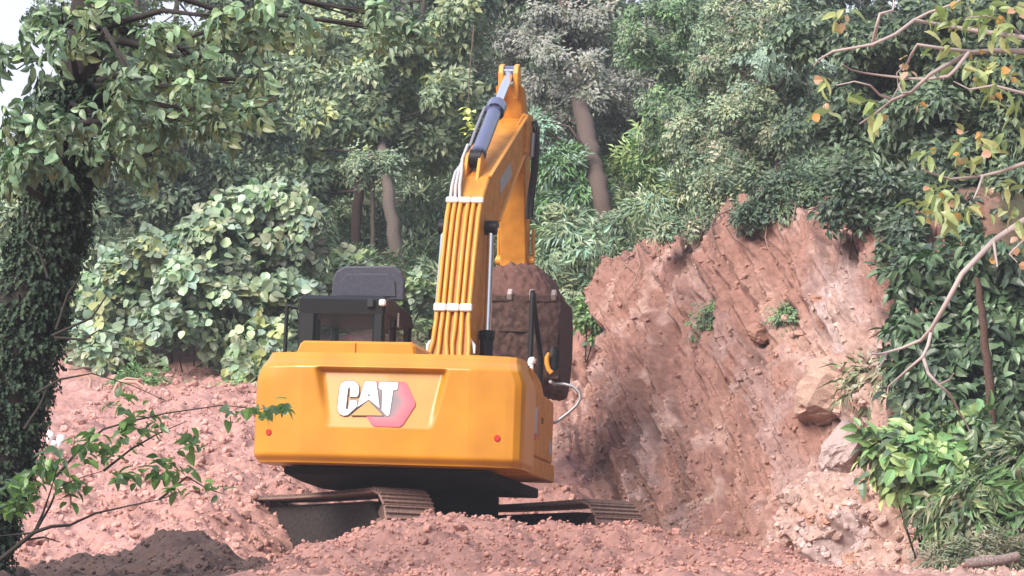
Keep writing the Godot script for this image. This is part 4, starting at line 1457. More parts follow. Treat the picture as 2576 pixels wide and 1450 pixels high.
var OLIVE := [Color(0.18, 0.20, 0.11), Color(0.22, 0.22, 0.14), Color(0.14, 0.17, 0.09), Color(0.25, 0.22, 0.16)]

func ivy_tree() -> void:
	var path := bole([[-110, 1460, 22.0, 0.28], [-40, 1250, 22.0, 0.26], [10, 1050, 22.0, 0.25], [55, 850, 22.0, 0.235], [95, 690, 22.0, 0.225], [138, 520, 22.0, 0.205], [170, 360, 22.0, 0.185], [195, 220, 22.0, 0.165], [215, 80, 22.0, 0.15], [232, -80, 22.0, 0.13], [245, -300, 22.0, 0.10]])
	var D := 21.4
	var lobes := []
	for e in [[50, 150, 60, 28], [140, 50, 70, 35], [190, 110, 55, 30], [280, 40, 60, 35], [310, 130, 55, 30], [420, 100, 60, 35], [500, 150, 55, 35], [420, 190, 55, 30], [540, 110, 50, 30], [340, 215, 45, 25], [500, 230, 50, 28], [60, 290, 65, 30], [130, 320, 50, 28], [40, 360, 55, 30], [230, 290, 40, 24], [330, 330, 50, 26], [440, 300, 50, 25], [560, 300, 45, 28], [650, 290, 40, 25], [260, 375, 45, 24], [380, 390, 45, 24], [600, 50, 55, 30], [690, 30, 50, 30], [720, 90, 40, 25], [100, 400, 55, 25], [30, 450, 45, 25], [640, 200, 40, 24], [950, 40, 45, 28], [1010, 70, 35, 22]]:
		lobes.append(lobe(e[0], e[1], D + rng.randf_range(-1.4, 1.2), e[2], e[3], 0.35, 13))
	var node := tree("ivy_clad_tree", "leaning tree with its trunk wrapped in dark ivy", path, lobes, "pointed", 0.235, [Color(0.085, 0.135, 0.075), Color(0.115, 0.165, 0.09), Color(0.065, 0.105, 0.06), Color(0.14, 0.17, 0.085)], Color(0.05, 0.042, 0.038), 11, "", M.leaf, 0.5)
	node.remove_meta("group") if node.has_meta("group") else null
	var r := RandomNumberGenerator.new()
	r.seed = 77
	single_leaves(200, lobes, M.leaf_pointed, 0.10, [Color(0.13, 0.19, 0.10), Color(0.16, 0.21, 0.10), Color(0.10, 0.155, 0.08)], r, node, M.leaf)
	# ivy over the bole
	var xs := []
	var cs := []
	for k in 5200:
		var t := r.randf() * 8.2
		var i := int(t)
		var a: Vector3 = path[i][0]; var b: Vector3 = path[i + 1][0]
		var rad: float = lerp(float(path[i][1]), float(path[i + 1][1]), t - i)
		var ang := r.randf() * TAU
		var o := Vector3(cos(ang), 0, sin(ang))
		var thick := r.randf_range(0.9, 1.12) + 0.16 * n_mid.get_noise_3d(ang, t * 1.5, 0.0)
		xs.append(Transform3D(aim(o * 0.5 + Vector3(r.randfn() * 0.6, -0.5, r.randfn() * 0.6), r, r.randf_range(0.10, 0.17)), a.lerp(b, t - i) + o * rad * thick - node.position))
		cs.append(tint(DEEP, r) * 0.55)
	copies("ivy", M.ivy, M.ivy_leaf, xs, cs, node).set_meta("kind", "stuff")
	# dead twigs low on the bole
	for e in [[[140, 830], [170, 740], [205, 690]], [[135, 850], [210, 855], [250, 830], [330, 850]], [[130, 845], [230, 800], [270, 740]], [[90, 990], [150, 955], [230, 940], [330, 970], [420, 1010]], [[60, 1080], [100, 1020], [125, 960]], [[120, 700], [100, 640], [60, 600]]]:
		var p := []
		for q in e:
			p.append(at(q[0], q[1], 21.6) - node.position)
		var g := Geo.new()
		g.col = Color(0.035, 0.028, 0.026)
		g.tube(p, [0.014, 0.010, 0.006, 0.004, 0.003], 6, false)
		part(g, "dead_twig", M.twig, node)

func sapling() -> void:
	var d := 20.0
	var foot := at(-90, 1470, d)
	foot.y = ground_y(foot.x, d)
	var node := thing("sapling", foot, "thin dark sapling with spreading leafy twigs in front of the spoil slope", "sapling")
	var g := Geo.new()
	g.col = Color(0.03, 0.024, 0.022)
	var stems := [
		[[-90, 1500], [-40, 1440], [30, 1385], [85, 1340], [130, 1325], [175, 1322], [240, 1292], [330, 1272], [400, 1258], [470, 1232]],
		[[85, 1340], [108, 1290], [125, 1240], [140, 1190], [150, 1150]],
		[[90, 1335], [125, 1275], [145, 1225], [210, 1200], [260, 1185]],
		[[85, 1342], [40, 1345], [-10, 1350]],
		[[60, 1360], [110, 1352], [150, 1365]],
		[[140, 1200], [200, 1130], [260, 1080], [330, 1060], [420, 1040], [560, 1020], [650, 1030], [735, 1025]],
		[[260, 1185], [330, 1130], [400, 1090], [470, 1060]],
		[[400, 1258], [470, 1200], [520, 1230], [565, 1245]]]
	for s in stems:
		var p := []
		var rr := []
		for i in s.size():
			p.append(at(s[i][0], s[i][1], d + 0.12 * sin(i * 1.3)) - foot)
			rr.append(max(0.0025, (0.022 if s == stems[0] else 0.011) * (1.0 - float(i) / s.size())))
		rr[0] = max(rr[0], 0.008)
		g.tube(p, rr, 6, true)
	p_root_fix(g, foot, d)
	part(g, "stem", M.twig, node)
	var r := RandomNumberGenerator.new()
	r.seed = 31
	var tones := [Color(0.055, 0.10, 0.045), Color(0.075, 0.13, 0.05), Color(0.11, 0.20, 0.05), Color(0.045, 0.08, 0.04)]
	var shades := []
	for t in tones:
		var v: StandardMaterial3D = M.leaf.duplicate()
		v.vertex_color_use_as_albedo = false
		v.albedo_color = t.linear_to_srgb()
		shades.append(v)
	for c in [[60, 1215, 50, 35, 22], [30, 1270, 40, 30, 12], [130, 1175, 50, 30, 18], [180, 1225, 45, 25, 10], [230, 1110, 55, 30, 16], [320, 1080, 50, 35, 14], [300, 1010, 40, 25, 7], [390, 1060, 40, 30, 8], [330, 1195, 60, 25, 12], [420, 1180, 50, 30, 12], [480, 1120, 40, 30, 9], [250, 1150, 50, 25, 8], [540, 1235, 30, 20, 4], [600, 1040, 30, 20, 4], [655, 1035, 25, 25, 6], [722, 1022, 12, 12, 4], [450, 1230, 40, 15, 5]]:
		for k in int(c[4] * 2.3):
			var p := at(c[0] + r.randfn() * c[2] * 0.5, c[1] + r.randfn() * c[3] * 0.55, d + r.randfn() * 0.12)
			var dir := Vector3(r.randfn(), r.randfn() * 0.5 - 0.35, r.randfn() * 0.8)
			part(M.leaf_pointed, "leaf", shades[r.randi() % 4], node, Transform3D(aim(dir, r, r.randf_range(0.065, 0.135)), p - foot))

func p_root_fix(g: Geo, foot: Vector3, d: float) -> void:   # the stem goes down into the soil
	g.tube([Vector3(0, -0.1, 0), at(-90, 1500, d) - foot], [0.03, 0.022], 8, true)

func overhanging_tree() -> void:
	var d := 13.0
	var foot := at(2900, 1450, d)
	foot.y = ground_y(foot.x, d)
	var node := thing("bare_branched_tree", foot, "slender tree with pale bare branches and yellowing leaves", "tree")
	var bark := Color(0.37, 0.31, 0.295)
	part(trunk_geo([[foot + Vector3(0, -0.15, 0), 0.13], [at(2880, 1000, d), 0.11], [at(2850, 500, d), 0.10], [at(2870, 100, d), 0.085], [at(2860, -300, d), 0.06]], foot, bark), "trunk", M.bark, node)
	var limbs := [
		[0.020, [[2860, 480], [2720, 500], [2576, 556], [2500, 607], [2480, 628], [2420, 690], [2385, 755], [2345, 825], [2318, 856], [2270, 876], [2222, 890], [2190, 892]]],
		[0.010, [[2345, 828], [2335, 870], [2322, 898], [2290, 925], [2262, 950], [2236, 972], [2232, 992]]],
		[0.010, [[2322, 896], [2336, 940], [2362, 968], [2388, 990], [2410, 1030], [2432, 1068], [2442, 1090]]],
		[0.006, [[2232, 888], [2222, 910], [2208, 928], [2200, 945]]],
		[0.005, [[2362, 968], [2390, 955], [2400, 940]]],
		[0.009, [[2500, 607], [2505, 640], [2510, 672]]],
		[0.016, [[2860, 150], [2700, 110], [2576, 95], [2440, 75], [2367, 63], [2300, 51], [2253, 86], [2195, 112], [2097, 129], [2060, 150], [2048, 168]]],
		[0.010, [[2195, 114], [2205, 70], [2214, 35], [2246, 26], [2250, 10], [2244, -20]]],
		[0.018, [[2862, 190], [2720, 150], [2576, 129], [2500, 128], [2438, 133], [2379, 165], [2340, 188], [2293, 231], [2246, 251], [2207, 282], [2163, 312]]],
		[0.011, [[2438, 133], [2405, 175], [2387, 192], [2330, 200], [2273, 196], [2220, 190], [2175, 184], [2140, 175], [2120, 162]]],
		[0.010, [[2440, 130], [2371, 122], [2308, 112], [2292, 140], [2285, 157], [2257, 184], [2261, 220], [2246, 246]]],
		[0.007, [[2246, 250], [2215, 240], [2190, 215], [2150, 205], [2105, 215]]],
		[0.006, [[2273, 196], [2262, 215], [2270, 235], [2293, 231]]],
		[0.014, [[2860, 360], [2700, 385], [2576, 412], [2520, 432], [2473, 443], [2391, 451], [2340, 435], [2320, 425]]],
		[0.008, [[2473, 443], [2460, 480], [2450, 500]]],
		[0.008, [[2300, 51], [2340, 30], [2400, 10], [2450, -20]]],
		[0.010, [[2700, 270], [2576, 235], [2500, 215], [2440, 225], [2400, 205]]],
		[0.008, [[2576, 95], [2540, 60], [2480, 40], [2430, 45]]],
		[0.008, [[2700, 600], [2600, 580], [2540, 640], [2560, 660]]]]
	for l in limbs:
		var g := Geo.new()
		g.col = bark * rng.randf_range(0.85, 1.15)
		var p := []
		var rr := []
		var n: int = l[1].size()
		for i in n:
			p.append(at(l[1][i][0], l[1][i][1], d + 0.15 * sin(i * 0.9 + l[0] * 300.0) * (1.0 - 0.0)) - foot)
			rr.append(max(0.0028, l[0] * (1.0 - 0.85 * i / n)))
		g.tube(p, rr, 7, true)
		part(g, "branch", M.twig, node)
	var r := RandomNumberGenerator.new()
	r.seed = 19
	var tones := [Color(0.30, 0.34, 0.14), Color(0.24, 0.30, 0.12), Color(0.36, 0.36, 0.17), Color(0.42, 0.22, 0.15), Color(0.50, 0.25, 0.08), Color(0.40, 0.24, 0.19), Color(0.20, 0.26, 0.11)]
	var shades := []
	for t in tones:
		var v: StandardMaterial3D = M.leaf.duplicate()
		v.vertex_color_use_as_albedo = false
		v.albedo_color = t.linear_to_srgb()
		shades.append(v)
	# [px, py, spread x, spread y, how many, share of withered]
	for c in [[2120, 40, 22, 22, 9, 0.2], [2400, 20, 60, 25, 12, 0.2], [2520, 15, 50, 20, 12, 0.2], [2350, 60, 40, 25, 8, 0.1], [2440, 55, 50, 25, 14, 0.1], [2530, 80, 45, 35, 18, 0.15], [2380, 115, 35, 20, 8, 0.0], [2460, 170, 60, 40, 16, 0.25], [2540, 170, 40, 30, 12, 0.3], [2500, 225, 30, 35, 8, 0.25], [2560, 250, 25, 40, 8, 0.4], [2285, 165, 22, 25, 9, 0.9], [2075, 205, 18, 20, 6, 0.8], [2070, 275, 30, 20, 6, 0.2], [2150, 245, 40, 15, 5, 0.1], [2200, 300, 20, 20, 5, 0.6], [2310, 265, 14, 10, 3, 0.9], [2190, 250, 14, 10, 3, 0.0], [2450, 350, 35, 25, 12, 0.5], [2330, 400, 30, 22, 8, 0.1], [2420, 405, 30, 25, 10, 0.2], [2500, 380, 30, 25, 9, 0.2], [2380, 480, 50, 25, 16, 0.15], [2330, 530, 40, 25, 14, 0.15], [2450, 520, 40, 20, 10, 0.2], [2530, 480, 30, 25, 8, 0.3], [2400, 545, 40, 20, 10, 0.1], [2560, 620, 18, 30, 7, 0.9], [2500, 650, 10, 12, 2, 0.8], [2540, 540, 30, 15, 6, 0.3]]:
		for k in c[4]:
			var p := at(c[0] + r.randfn() * c[2] * 0.6, c[1] + r.randfn() * c[3] * 0.6, d + r.randfn() * 0.12)
			var dry: bool = r.randf() < c[5]
			var dir := Vector3(r.randfn(), r.randfn() * 0.7 - 0.3, r.randfn() * 0.6)
			var x := Transform3D(aim(dir, r, r.randf_range(0.035, 0.055) if dry else r.randf_range(0.065, 0.12)), p - foot)
			x.basis = x.basis * Basis(Vector3.BACK, r.randfn() * 0.7)
			part(M.leaf_narrow if not dry else M.leaf_round, "leaf", shades[[3, 4, 5][r.randi() % 3] if dry else [0, 1, 2, 6][r.randi() % 4]], node, x)

func vine_mound() -> void:
	var b := on_ground(-5.1, 43.5)
	var D := 42.8
	var lobes := []
	for e in [[215, 760, 70, 60], [290, 690, 80, 60], [400, 650, 80, 60], [330, 790, 90, 70], [240, 880, 80, 60], [480, 720, 80, 70], [430, 830, 90, 70], [540, 620, 70, 60], [330, 930, 90, 50], [560, 800, 80, 70], [520, 910, 90, 60], [640, 720, 80, 70], [650, 870, 80, 70], [720, 780, 70, 70], [600, 960, 70, 50], [700, 930, 60, 60]]:
		lobes.append(lobe(e[0], e[1], D + rng.randf_range(-0.7, 0.7), e[2], e[3], 0.7, 90))
	for e in [[580, 540, 60, 50], [650, 520, 70, 50], [710, 520, 60, 60], [740, 600, 60, 60], [660, 610, 70, 60]]:
		lobes.append(lobe(e[0], e[1], D + 0.8, e[2], e[3], 0.7, 90, PALE + MINT + [Color(0.20, 0.21, 0.15)]))
	var node := shrub("vine_covered_shrub", "big shrub smothered in round-leaved vines at the top of the spoil slope", b, lobes, "round", 0.42, PALE + MINT + [Color(0.24, 0.285, 0.18), Color(0.15, 0.21, 0.12), Color(0.27, 0.29, 0.12)], 51, "", 40, M.leaf)
	var r := RandomNumberGenerator.new()
	r.seed = 52
	single_leaves(280, lobes, M.leaf_round, 0.165, [Color(0.21, 0.27, 0.14), Color(0.25, 0.30, 0.16), Color(0.16, 0.22, 0.12), Color(0.22, 0.28, 0.18), Color(0.28, 0.31, 0.14)], r, node, M.leaf)

func wood() -> void:
	var gnt := [Color(0.145, 0.12, 0.105), Color(0.20, 0.16, 0.14), Color(0.11, 0.09, 0.08)]
	# a pale-leaved tree behind the machine
	var L := []
	for e in [[700, 130, 110, 70], [830, 90, 110, 60], [850, 230, 100, 70], [760, 330, 100, 60], [960, 160, 100, 70], [1080, 120, 100, 60], [1140, 230, 80, 50], [1010, 270, 100, 55], [920, 340, 90, 55], [1120, 320, 80, 45], [1060, 380, 60, 40], [830, 430, 90, 50], [890, 430, 60, 36], [1180, 60, 80, 50]]:
		L.append(lobe(e[0], e[1], 51.5 + rng.randf_range(-1.2, 1.0), e[2], e[3], 1.0, 120))
	tree("hillside_tree", "pale-leaved tree with a light forked trunk standing behind the cab", bole([[1008, 690, 49.0, 0.15], [988, 560, 49.0, 0.125], [970, 440, 49.5, 0.10], [955, 320, 51.5, 0.085], [935, 180, 51.5, 0.06], [925, 60, 51.5, 0.04]]), L, "broad", 0.40, PALE + [Color(0.10, 0.14, 0.08), Color(0.24, 0.26, 0.11)], Color(0.25, 0.205, 0.185), 61)
	tree("hillside_tree", "reddish-brown bare trunk with dark foliage behind the vine-covered shrub", bole([[890, 690, 50, 0.11], [895, 580, 50, 0.10], [903, 480, 50, 0.09], [890, 380, 50, 0.06]]), [lobe(800, 470, 50.5, 90, 45, 0.8, 70), lobe(870, 430, 50.5, 80, 40, 0.8, 70), lobe(740, 420, 51, 80, 50, 0.8, 70)], "broad", 0.38, MIDG, Color(0.13, 0.085, 0.075), 62)
	tree("hillside_tree", "very thin straight pole of a tree beside the forked trunk", bole([[935, 680, 49.5, 0.045], [938, 560, 49.5, 0.042], [935, 450, 49.5, 0.035], [930, 380, 49.5, 0.02]]), [lobe(925, 400, 49.5, 60, 35, 0.5, 40), lobe(960, 420, 49.6, 50, 30, 0.4, 30)], "small", 0.38, PALE, gnt[1], 63)
	# grey-leaved tree with the ivy-dark bole right of the boom
	L = []
	for e in [[1340, 120, 80, 60], [1400, 60, 90, 50], [1500, 60, 100, 50], [1420, 170, 90, 60], [1530, 150, 90, 60], [1380, 230, 70, 50], [1470, 260, 80, 50], [1590, 230, 70, 50], [1450, 320, 60, 45], [1610, 110, 70, 60], [1390, 300, 50, 40]]:
		L.append(lobe(e[0], e[1], 53.5 + rng.randf_range(-0.8, 0.8), e[2], e[3], 0.9, 105))
	for e in [[1352, 300, 26, 22], [1362, 335, 22, 26]]:
		L.append(lobe(e[0], e[1], 50.0, e[2], e[3], 0.2, 26, MINT))
	tree("hillside_tree", "grey-leaved tree with a crooked trunk rising from the green slope beside the boom", bole([[1530, 600, 49, 0.17], [1512, 500, 49, 0.16], [1490, 400, 50, 0.17], [1468, 310, 51.5, 0.18], [1450, 220, 53, 0.14], [1432, 110, 54, 0.11], [1415, 10, 54, 0.10], [1405, -90, 54, 0.08]]), L, "small", 0.42, GREYG, Color(0.19, 0.14, 0.125), 64)
	# bushy green trees above the cut
	var spots := [
		["bushy light green tree crowning the slope above the cut bank", [[1720, 520, 50, 0.12], [1700, 380, 50, 0.1], [1700, 200, 50, 0.07]], [[1650, 60], [1700, 150], [1640, 170], [1760, 240], [1690, 280], [1780, 120], [1740, 40]], MIDG + FRESH + PALE, "small"],
		["dense olive-green tree leaning out over the cut bank", [[1900, 520, 46, 0.13], [1880, 400, 46, 0.1], [1870, 200, 46, 0.07]], [[1830, 60], [1900, 130], [1840, 200], [1930, 240], [1860, 320], [1790, 330], [1960, 330], [1960, 60], [1800, 420], [1880, 420]], MIDG + OLIVE + PALE, "small"],
		["blue-green tree with a pale thin stem above the cut bank", [[1958, 420, 45, 0.04], [1955, 320, 45, 0.035], [1950, 230, 45, 0.02]], [[1900, 200], [1960, 190], [2010, 160], [1930, 150]], [Color(0.16, 0.215, 0.16), Color(0.20, 0.25, 0.20)], "small"],
		["dark broadleaf tree standing over the right end of the cut bank", [[2260, 620, 40, 0.14], [2240, 420, 40, 0.11], [2220, 200, 40, 0.08]], [[2080, 330], [2150, 260], [2200, 350], [2120, 430], [2250, 300], [2060, 90], [2180, 120], [2280, 200]], DEEP + MIDG, "broad"],
		["tall dark tree behind the bare pale branches", [[2460, 700, 38, 0.15], [2440, 420, 38, 0.12], [2420, 150, 38, 0.09]], [[2330, 60], [2420, 130], [2500, 60], [2350, 280], [2450, 300], [2550, 180], [2530, 330], [2400, 420], [2500, 450], [2330, 460], [2560, 480]], DEEP + MIDG, "broad"]]
	var k := 0
	for s in spots:
		L = []
		var d0: float = s[1][0][2]
		for e in s[2]:
			L.append(lobe(e[0], e[1], d0 + rng.randf_range(-0.8, 0.8), 85 if k != 2 else 40, 65 if k != 2 else 28, 0.9, 150 if k != 2 else 40))
		tree("hillside_tree", s[0], bole(s[1]), L, s[4], 0.36, s[3], gnt[k % 3], 70 + k)
		k += 1
	# dark trees on the left behind the ivy-clad bole
	L = []
	for e in [[300, 430, 110, 70], [450, 380, 110, 70], [560, 450, 100, 60], [420, 250, 110, 70], [620, 330, 100, 70], [250, 250, 110, 80], [560, 200, 100, 70], [330, 540, 90, 50], [470, 520, 80, 50]]:
		L.append(lobe(e[0], e[1], 47.5 + rng.randf_range(-0.8, 0.8), e[2], e[3], 0.9, 130))
	tree("hillside_tree", "dark green tree between the ivy-clad trunk and the vine-covered shrub", bole([[470, 700, 48, 0.14], [465, 500, 48, 0.12], [450, 300, 48, 0.08], [440, 150, 48, 0.05]]), L, "broad", 0.38, DEEP + MIDG + [Color(0.12, 0.15, 0.09)], gnt[2], 81)
	L = []
	for e in [[40, 560, 90, 70], [120, 640, 80, 60], [60, 760, 80, 70], [30, 880, 70, 60], [200, 580, 70, 60], [20, 680, 60, 60], [150, 520, 80, 60]]:
		L.append(lobe(e[0], e[1], 46.5 + rng.randf_range(-0.6, 0.6), e[2], e[3], 0.8, 80))
	tree("hillside_tree", "light green bushy tree half hidden behind the ivy-clad trunk", bole([[60, 1000, 46.5, 0.1], [70, 800, 46.5, 0.08], [80, 600, 46.5, 0.05]]), L, "broad", 0.38, PALE + MIDG, gnt[0], 82)
	# the wood behind, up the hill
	var r := RandomNumberGenerator.new()
	r.seed = 5
	for i in 26:
		var px := 260.0 + 93.0 * i + r.randf_range(-30, 30)
		var d := 58.0 + (i % 3) * 4.5 + r.randf_range(-1, 1)
		var topy := -160.0 + r.randf_range(-60, 40)
		var low := 330.0 + r.randf_range(-60, 60)
		var paths := bole([[px, 640, d, 0.15], [px + r.randf_range(-20, 20), 420, d, 0.13], [px + r.randf_range(-30, 30), 200, d, 0.1], [px, 0, d, 0.06]])
		L = []
		for q in 8:
			L.append(lobe(px + r.randf_range(-120, 120), lerpf(topy, low, (q + r.randf()) / 8.0), d + r.randf_range(-1.5, 1.5), 100, 75, 1.2, 85))
		var which := i % 3
		tree("woodland_tree", ["dark green tree in the wood up the hillside", "greyish green tree in the wood up the hillside", "mid green tree in the wood up the hillside"][which], paths, L, "broad" if which != 1 else "small", 0.46, [DEEP + MIDG, GREYG + MIDG, MIDG + PALE][which], gnt[i % 3], 500 + i, ["dark green trees in the wood", "greyish trees in the wood", "mid green trees in the wood"][which])

func added_side_trees() -> void:      # trees added outside the picture to keep the sky off the machine's right side
	var k := 0
	for e in [[9.5, 24.0, 9.0], [11.0, 29.5, 10.0], [9.0, 19.0, 8.5], [12.5, 35.0, 11.0], [15.0, 26.0, 11.0]]:
		var b := on_ground(e[0], e[1], -0.15)
		var r := RandomNumberGenerator.new()
		r.seed = 900 + k
		var L := []
		for q in 10:
			L.append([b + Vector3(r.randfn() * 1.3, e[2] * (0.3 + 0.07 * q), r.randfn() * 1.3), Vector3(1.5, 1.0, 1.5), 110])
		tree("woodland_tree", "tall dark tree added out of view on the right bank to block the sky", [[b, 0.2], [b + Vector3(0.1, e[2] * 0.5, 0), 0.15], [b + Vector3(0, e[2] * 0.95, 0.1), 0.05]], L, "broad", 0.55, MIDG, Color(0.13, 0.10, 0.09), 910 + k, "added trees on the steep right-hand bank")
		k += 1

func bushes() -> void:
	var add := func(label: String, ground: Vector3, list: Array, d: float, kind: String, size: float, tones: Array, sd: int, n: float, m: Material = null) -> Node3D:
		var L := []
		for e in list:
			L.append(lobe(e[0], e[1], d + (e[4] if e.size() > 4 else 0.0), e[2], e[3], (e[2] + e[3]) * 0.5 * d / FOCAL, n))
		return shrub("bush", label, ground, L, kind, size, tones, sd, "bushes round the diggings", list.size() * 2, m)
	var r := RandomNumberGenerator.new()
	r.seed = 91
	add.call("yellow-green bush showing above the cab roof", on_ground(-2.6, 45.0), [[890, 690, 55, 35], [850, 740, 50, 50], [945, 720, 45, 35], [1040, 750, 32, 45], [1050, 830, 35, 50], [990, 800, 60, 50], [880, 830, 60, 50], [930, 860, 60, 50], [820, 840, 50, 50]], 45.0, "round", 0.36, LIME + PALE, 1, 42)
	add.call("small green bush between the boom and the bucket", on_ground(-0.1, 45.5), [[1225, 700, 40, 30], [1350, 690, 30, 40], [1240, 600, 30, 60]], 45.5, "broad", 0.3, MIDG, 2, 40)
	add.call("drooping olive weeds on the slope right of the bucket", on_ground(1.0, 45.2), [[1400, 640, 50, 60], [1440, 740, 50, 60], [1400, 830, 40, 50], [1480, 660, 45, 50], [1460, 830, 35, 50]], 45.2, "lance", 0.45, MINT + PALE, 3, 70)
	add.call("green bush growing at the left edge of the cut bank", on_ground(1.35, 43.6), [[1500, 800, 30, 35], [1515, 860, 26, 35], [1490, 760, 26, 30]], 43.0, "broad", 0.32, FRESH + MIDG, 4, 38)
	add.call("bright ferny bush below the grey-leaved tree", on_ground(2.8, 51.0), [[1620, 370, 60, 30], [1690, 350, 55, 35], [1740, 400, 50, 40], [1590, 430, 50, 40], [1660, 440, 60, 40]], 51.0, "fern", 0.55, FRESH + LIME, 5, 60)
	add.call("mint-green bush on the open slope", on_ground(1.3, 50.0), [[1420, 420, 50, 40], [1450, 480, 50, 40], [1400, 520, 45, 40]], 49.5, "fern", 0.5, MINT + FRESH, 6, 55)
	add.call("pale grassy bush on the slope above the bank edge", on_ground(2.3, 46.5), [[1600, 540, 60, 40], [1680, 560, 60, 40], [1620, 610, 60, 35], [1560, 600, 50, 40], [1700, 500, 60, 40]], 46.0, "fern", 0.45, LIME + PALE + MINT, 7, 80)
	add.call("tan-green weedy bush beside the crooked trunk", on_ground(1.6, 48.0), [[1440, 570, 40, 36], [1585, 540, 40, 36], [1500, 640, 50, 32], [1560, 600, 40, 30]], 47.5, "fern", 0.48, OLIVE + PALE, 8, 60)
	add.call("leafy bush overhanging the middle of the cut bank", on_ground(3.4, 42.0), [[1770, 560, 55, 40], [1840, 515, 60, 40], [1790, 480, 60, 45], [1720, 580, 45, 32], [1850, 560, 30, 25]], 40.4, "small", 0.34, MIDG + OLIVE, 9, 75)
	add.call("dark bush overhanging the top of the reddest bank", on_ground(4.3, 40.2), [[1930, 490, 65, 45], [2010, 470, 60, 50], [1980, 520, 55, 28], [2080, 505, 60, 40], [1900, 530, 30, 25]], 38.5, "small", 0.32, DEEP + MIDG, 10, 85)
	add.call("dark glossy bush at the right shoulder of the bank", on_ground(5.0, 38.2), [[2150, 520, 60, 40], [2220, 545, 50, 40], [2180, 450, 60, 50], [2280, 600, 45, 50, -0.6], [2330, 540, 60, 50], [2420, 550, 60, 50], [2510, 560, 60, 50], [2300, 470, 60, 50]], 36.4, "broad", 0.32, DEEP, 12, 85, M.leaf)
	var big: Node3D = add.call("dark glossy-leaved bush covering the bank below the bare branch", on_ground(6.0, 34.0), [[2300, 680, 60, 60], [2400, 640, 70, 60], [2500, 660, 70, 60], [2350, 780, 70, 60], [2460, 780, 70, 60], [2550, 780, 60, 70], [2290, 860, 50, 60, -0.4], [2380, 890, 70, 60, -0.5], [2480, 900, 70, 60, -0.5], [2300, 960, 50, 50, -0.8], [2400, 1000, 70, 50, -0.9], [2520, 1020, 70, 60, -0.9]], 33.6, "pointed", 0.42, DEEP + [Color(0.05, 0.085, 0.045), Color(0.07, 0.115, 0.06), Color(0.09, 0.14, 0.075)], 13, 62, M.leaf)
	var near: Node3D = add.call("bright green large-leaved bush hanging over the foot of the rock face", on_ground(5.5, 31.6), [[2225, 1130, 40, 40], [2290, 1120, 50, 45], [2350, 1150, 50, 45], [2300, 1200, 50, 40], [2400, 1180, 50, 45], [2350, 1235, 40, 35], [2440, 1120, 50, 45], [2420, 1060, 50, 40]], 30.0, "pointed", 0.42, FRESH + LIME + MIDG, 14, 38, M.leaf)
	single_leaves(90, [lobe(2290, 1150, 29.8, 70, 70, 0.3, 0), lobe(2380, 1170, 29.8, 60, 60, 0.3, 0)], M.leaf_pointed, 0.17, FRESH + LIME, r, near, M.leaf)
	add.call("tangled green and tan weeds at the foot of the right bank", on_ground(5.2, 28.5), [[2480, 1220, 60, 50], [2540, 1280, 50, 50], [2450, 1300, 50, 45], [2500, 1350, 60, 40], [2560, 1180, 40, 60]], 28.5, "lance", 0.42, MIDG + OLIVE + FRESH, 15, 42, M.leaf)
	add.call("low greyish brush heap among the stones", on_ground(4.6, 27.6), [[2410, 1400, 50, 30], [2460, 1385, 40, 25], [2370, 1420, 30, 20], [2520, 1390, 40, 25]], 27.6, "fern", 0.30, [Color(0.14, 0.15, 0.09), Color(0.20, 0.17, 0.12), Color(0.10, 0.12, 0.07)], 16, 50)
	for e in [["little green tuft rooted in the left half of the cut bank", 1768, 800, 0.36, 0.64], ["little green tuft rooted in the right half of the cut bank", 1975, 800, 0.0, 0.0]]:
		var p := at(e[1], e[2], 39.6 if e[1] < 1800 else 37.6)
		add.call(e[0], p, [[e[1], e[2], 22, 22], [e[1] + 14, e[2] - 16, 16, 16]], 39.3 if e[1] < 1800 else 37.3, "small", 0.26, MIDG + FRESH, 17 + e[1], 22)
	add.call("grassy green tuft on top of the pale rock face", at(2180, 1010, 34.4), [[2180, 1000, 28, 50], [2195, 950, 22, 40]], 34.1, "lance", 0.4, OLIVE, 19, 26)
	add.call("fresh green weeds on the spoil slope below the vines", on_ground(-5.4, 41.6), [[310, 950, 40, 22], [350, 960, 35, 18], [560, 990, 40, 22], [480, 1000, 30, 18]], 41.4, "fern", 0.32, FRESH, 20, 34)
	add.call("dark purple-leaved bush at the top of the wood", on_ground(4.1, 50.0), [[1855, 20, 30, 25], [1862, 50, 20, 20]], 48.0, "small", 0.3, [Color(0.035, 0.02, 0.03), Color(0.05, 0.03, 0.04)], 22, 60)
	# ground cover of the wooded slope, too thick to count
	var xs := []
	var cs := []
	for i in 5200:
		var x := r.randf_range(-13.0, 12.0)
		var d := r.randf_range(44.0, 66.0)
		if x > 1.0:
			d = r.randf_range(36.5, 64.0)
			if behind_lip(x, d) < 0.35:
				continue
		xs.append(Transform3D(aim(Vector3(r.randfn() * 0.7, 0.9, r.randfn() * 0.5 + 0.5), r, r.randf_range(0.35, 0.7)), on_ground(x, d, 0.02)))
		cs.append(tint(MIDG + PALE, r))
	var u := copies("undergrowth", M.fern, M.soft_leaf, xs, cs, self)
	u.set_meta("kind", "stuff")
	tag(u, "low green undergrowth carpeting the wooded slope", "undergrowth")

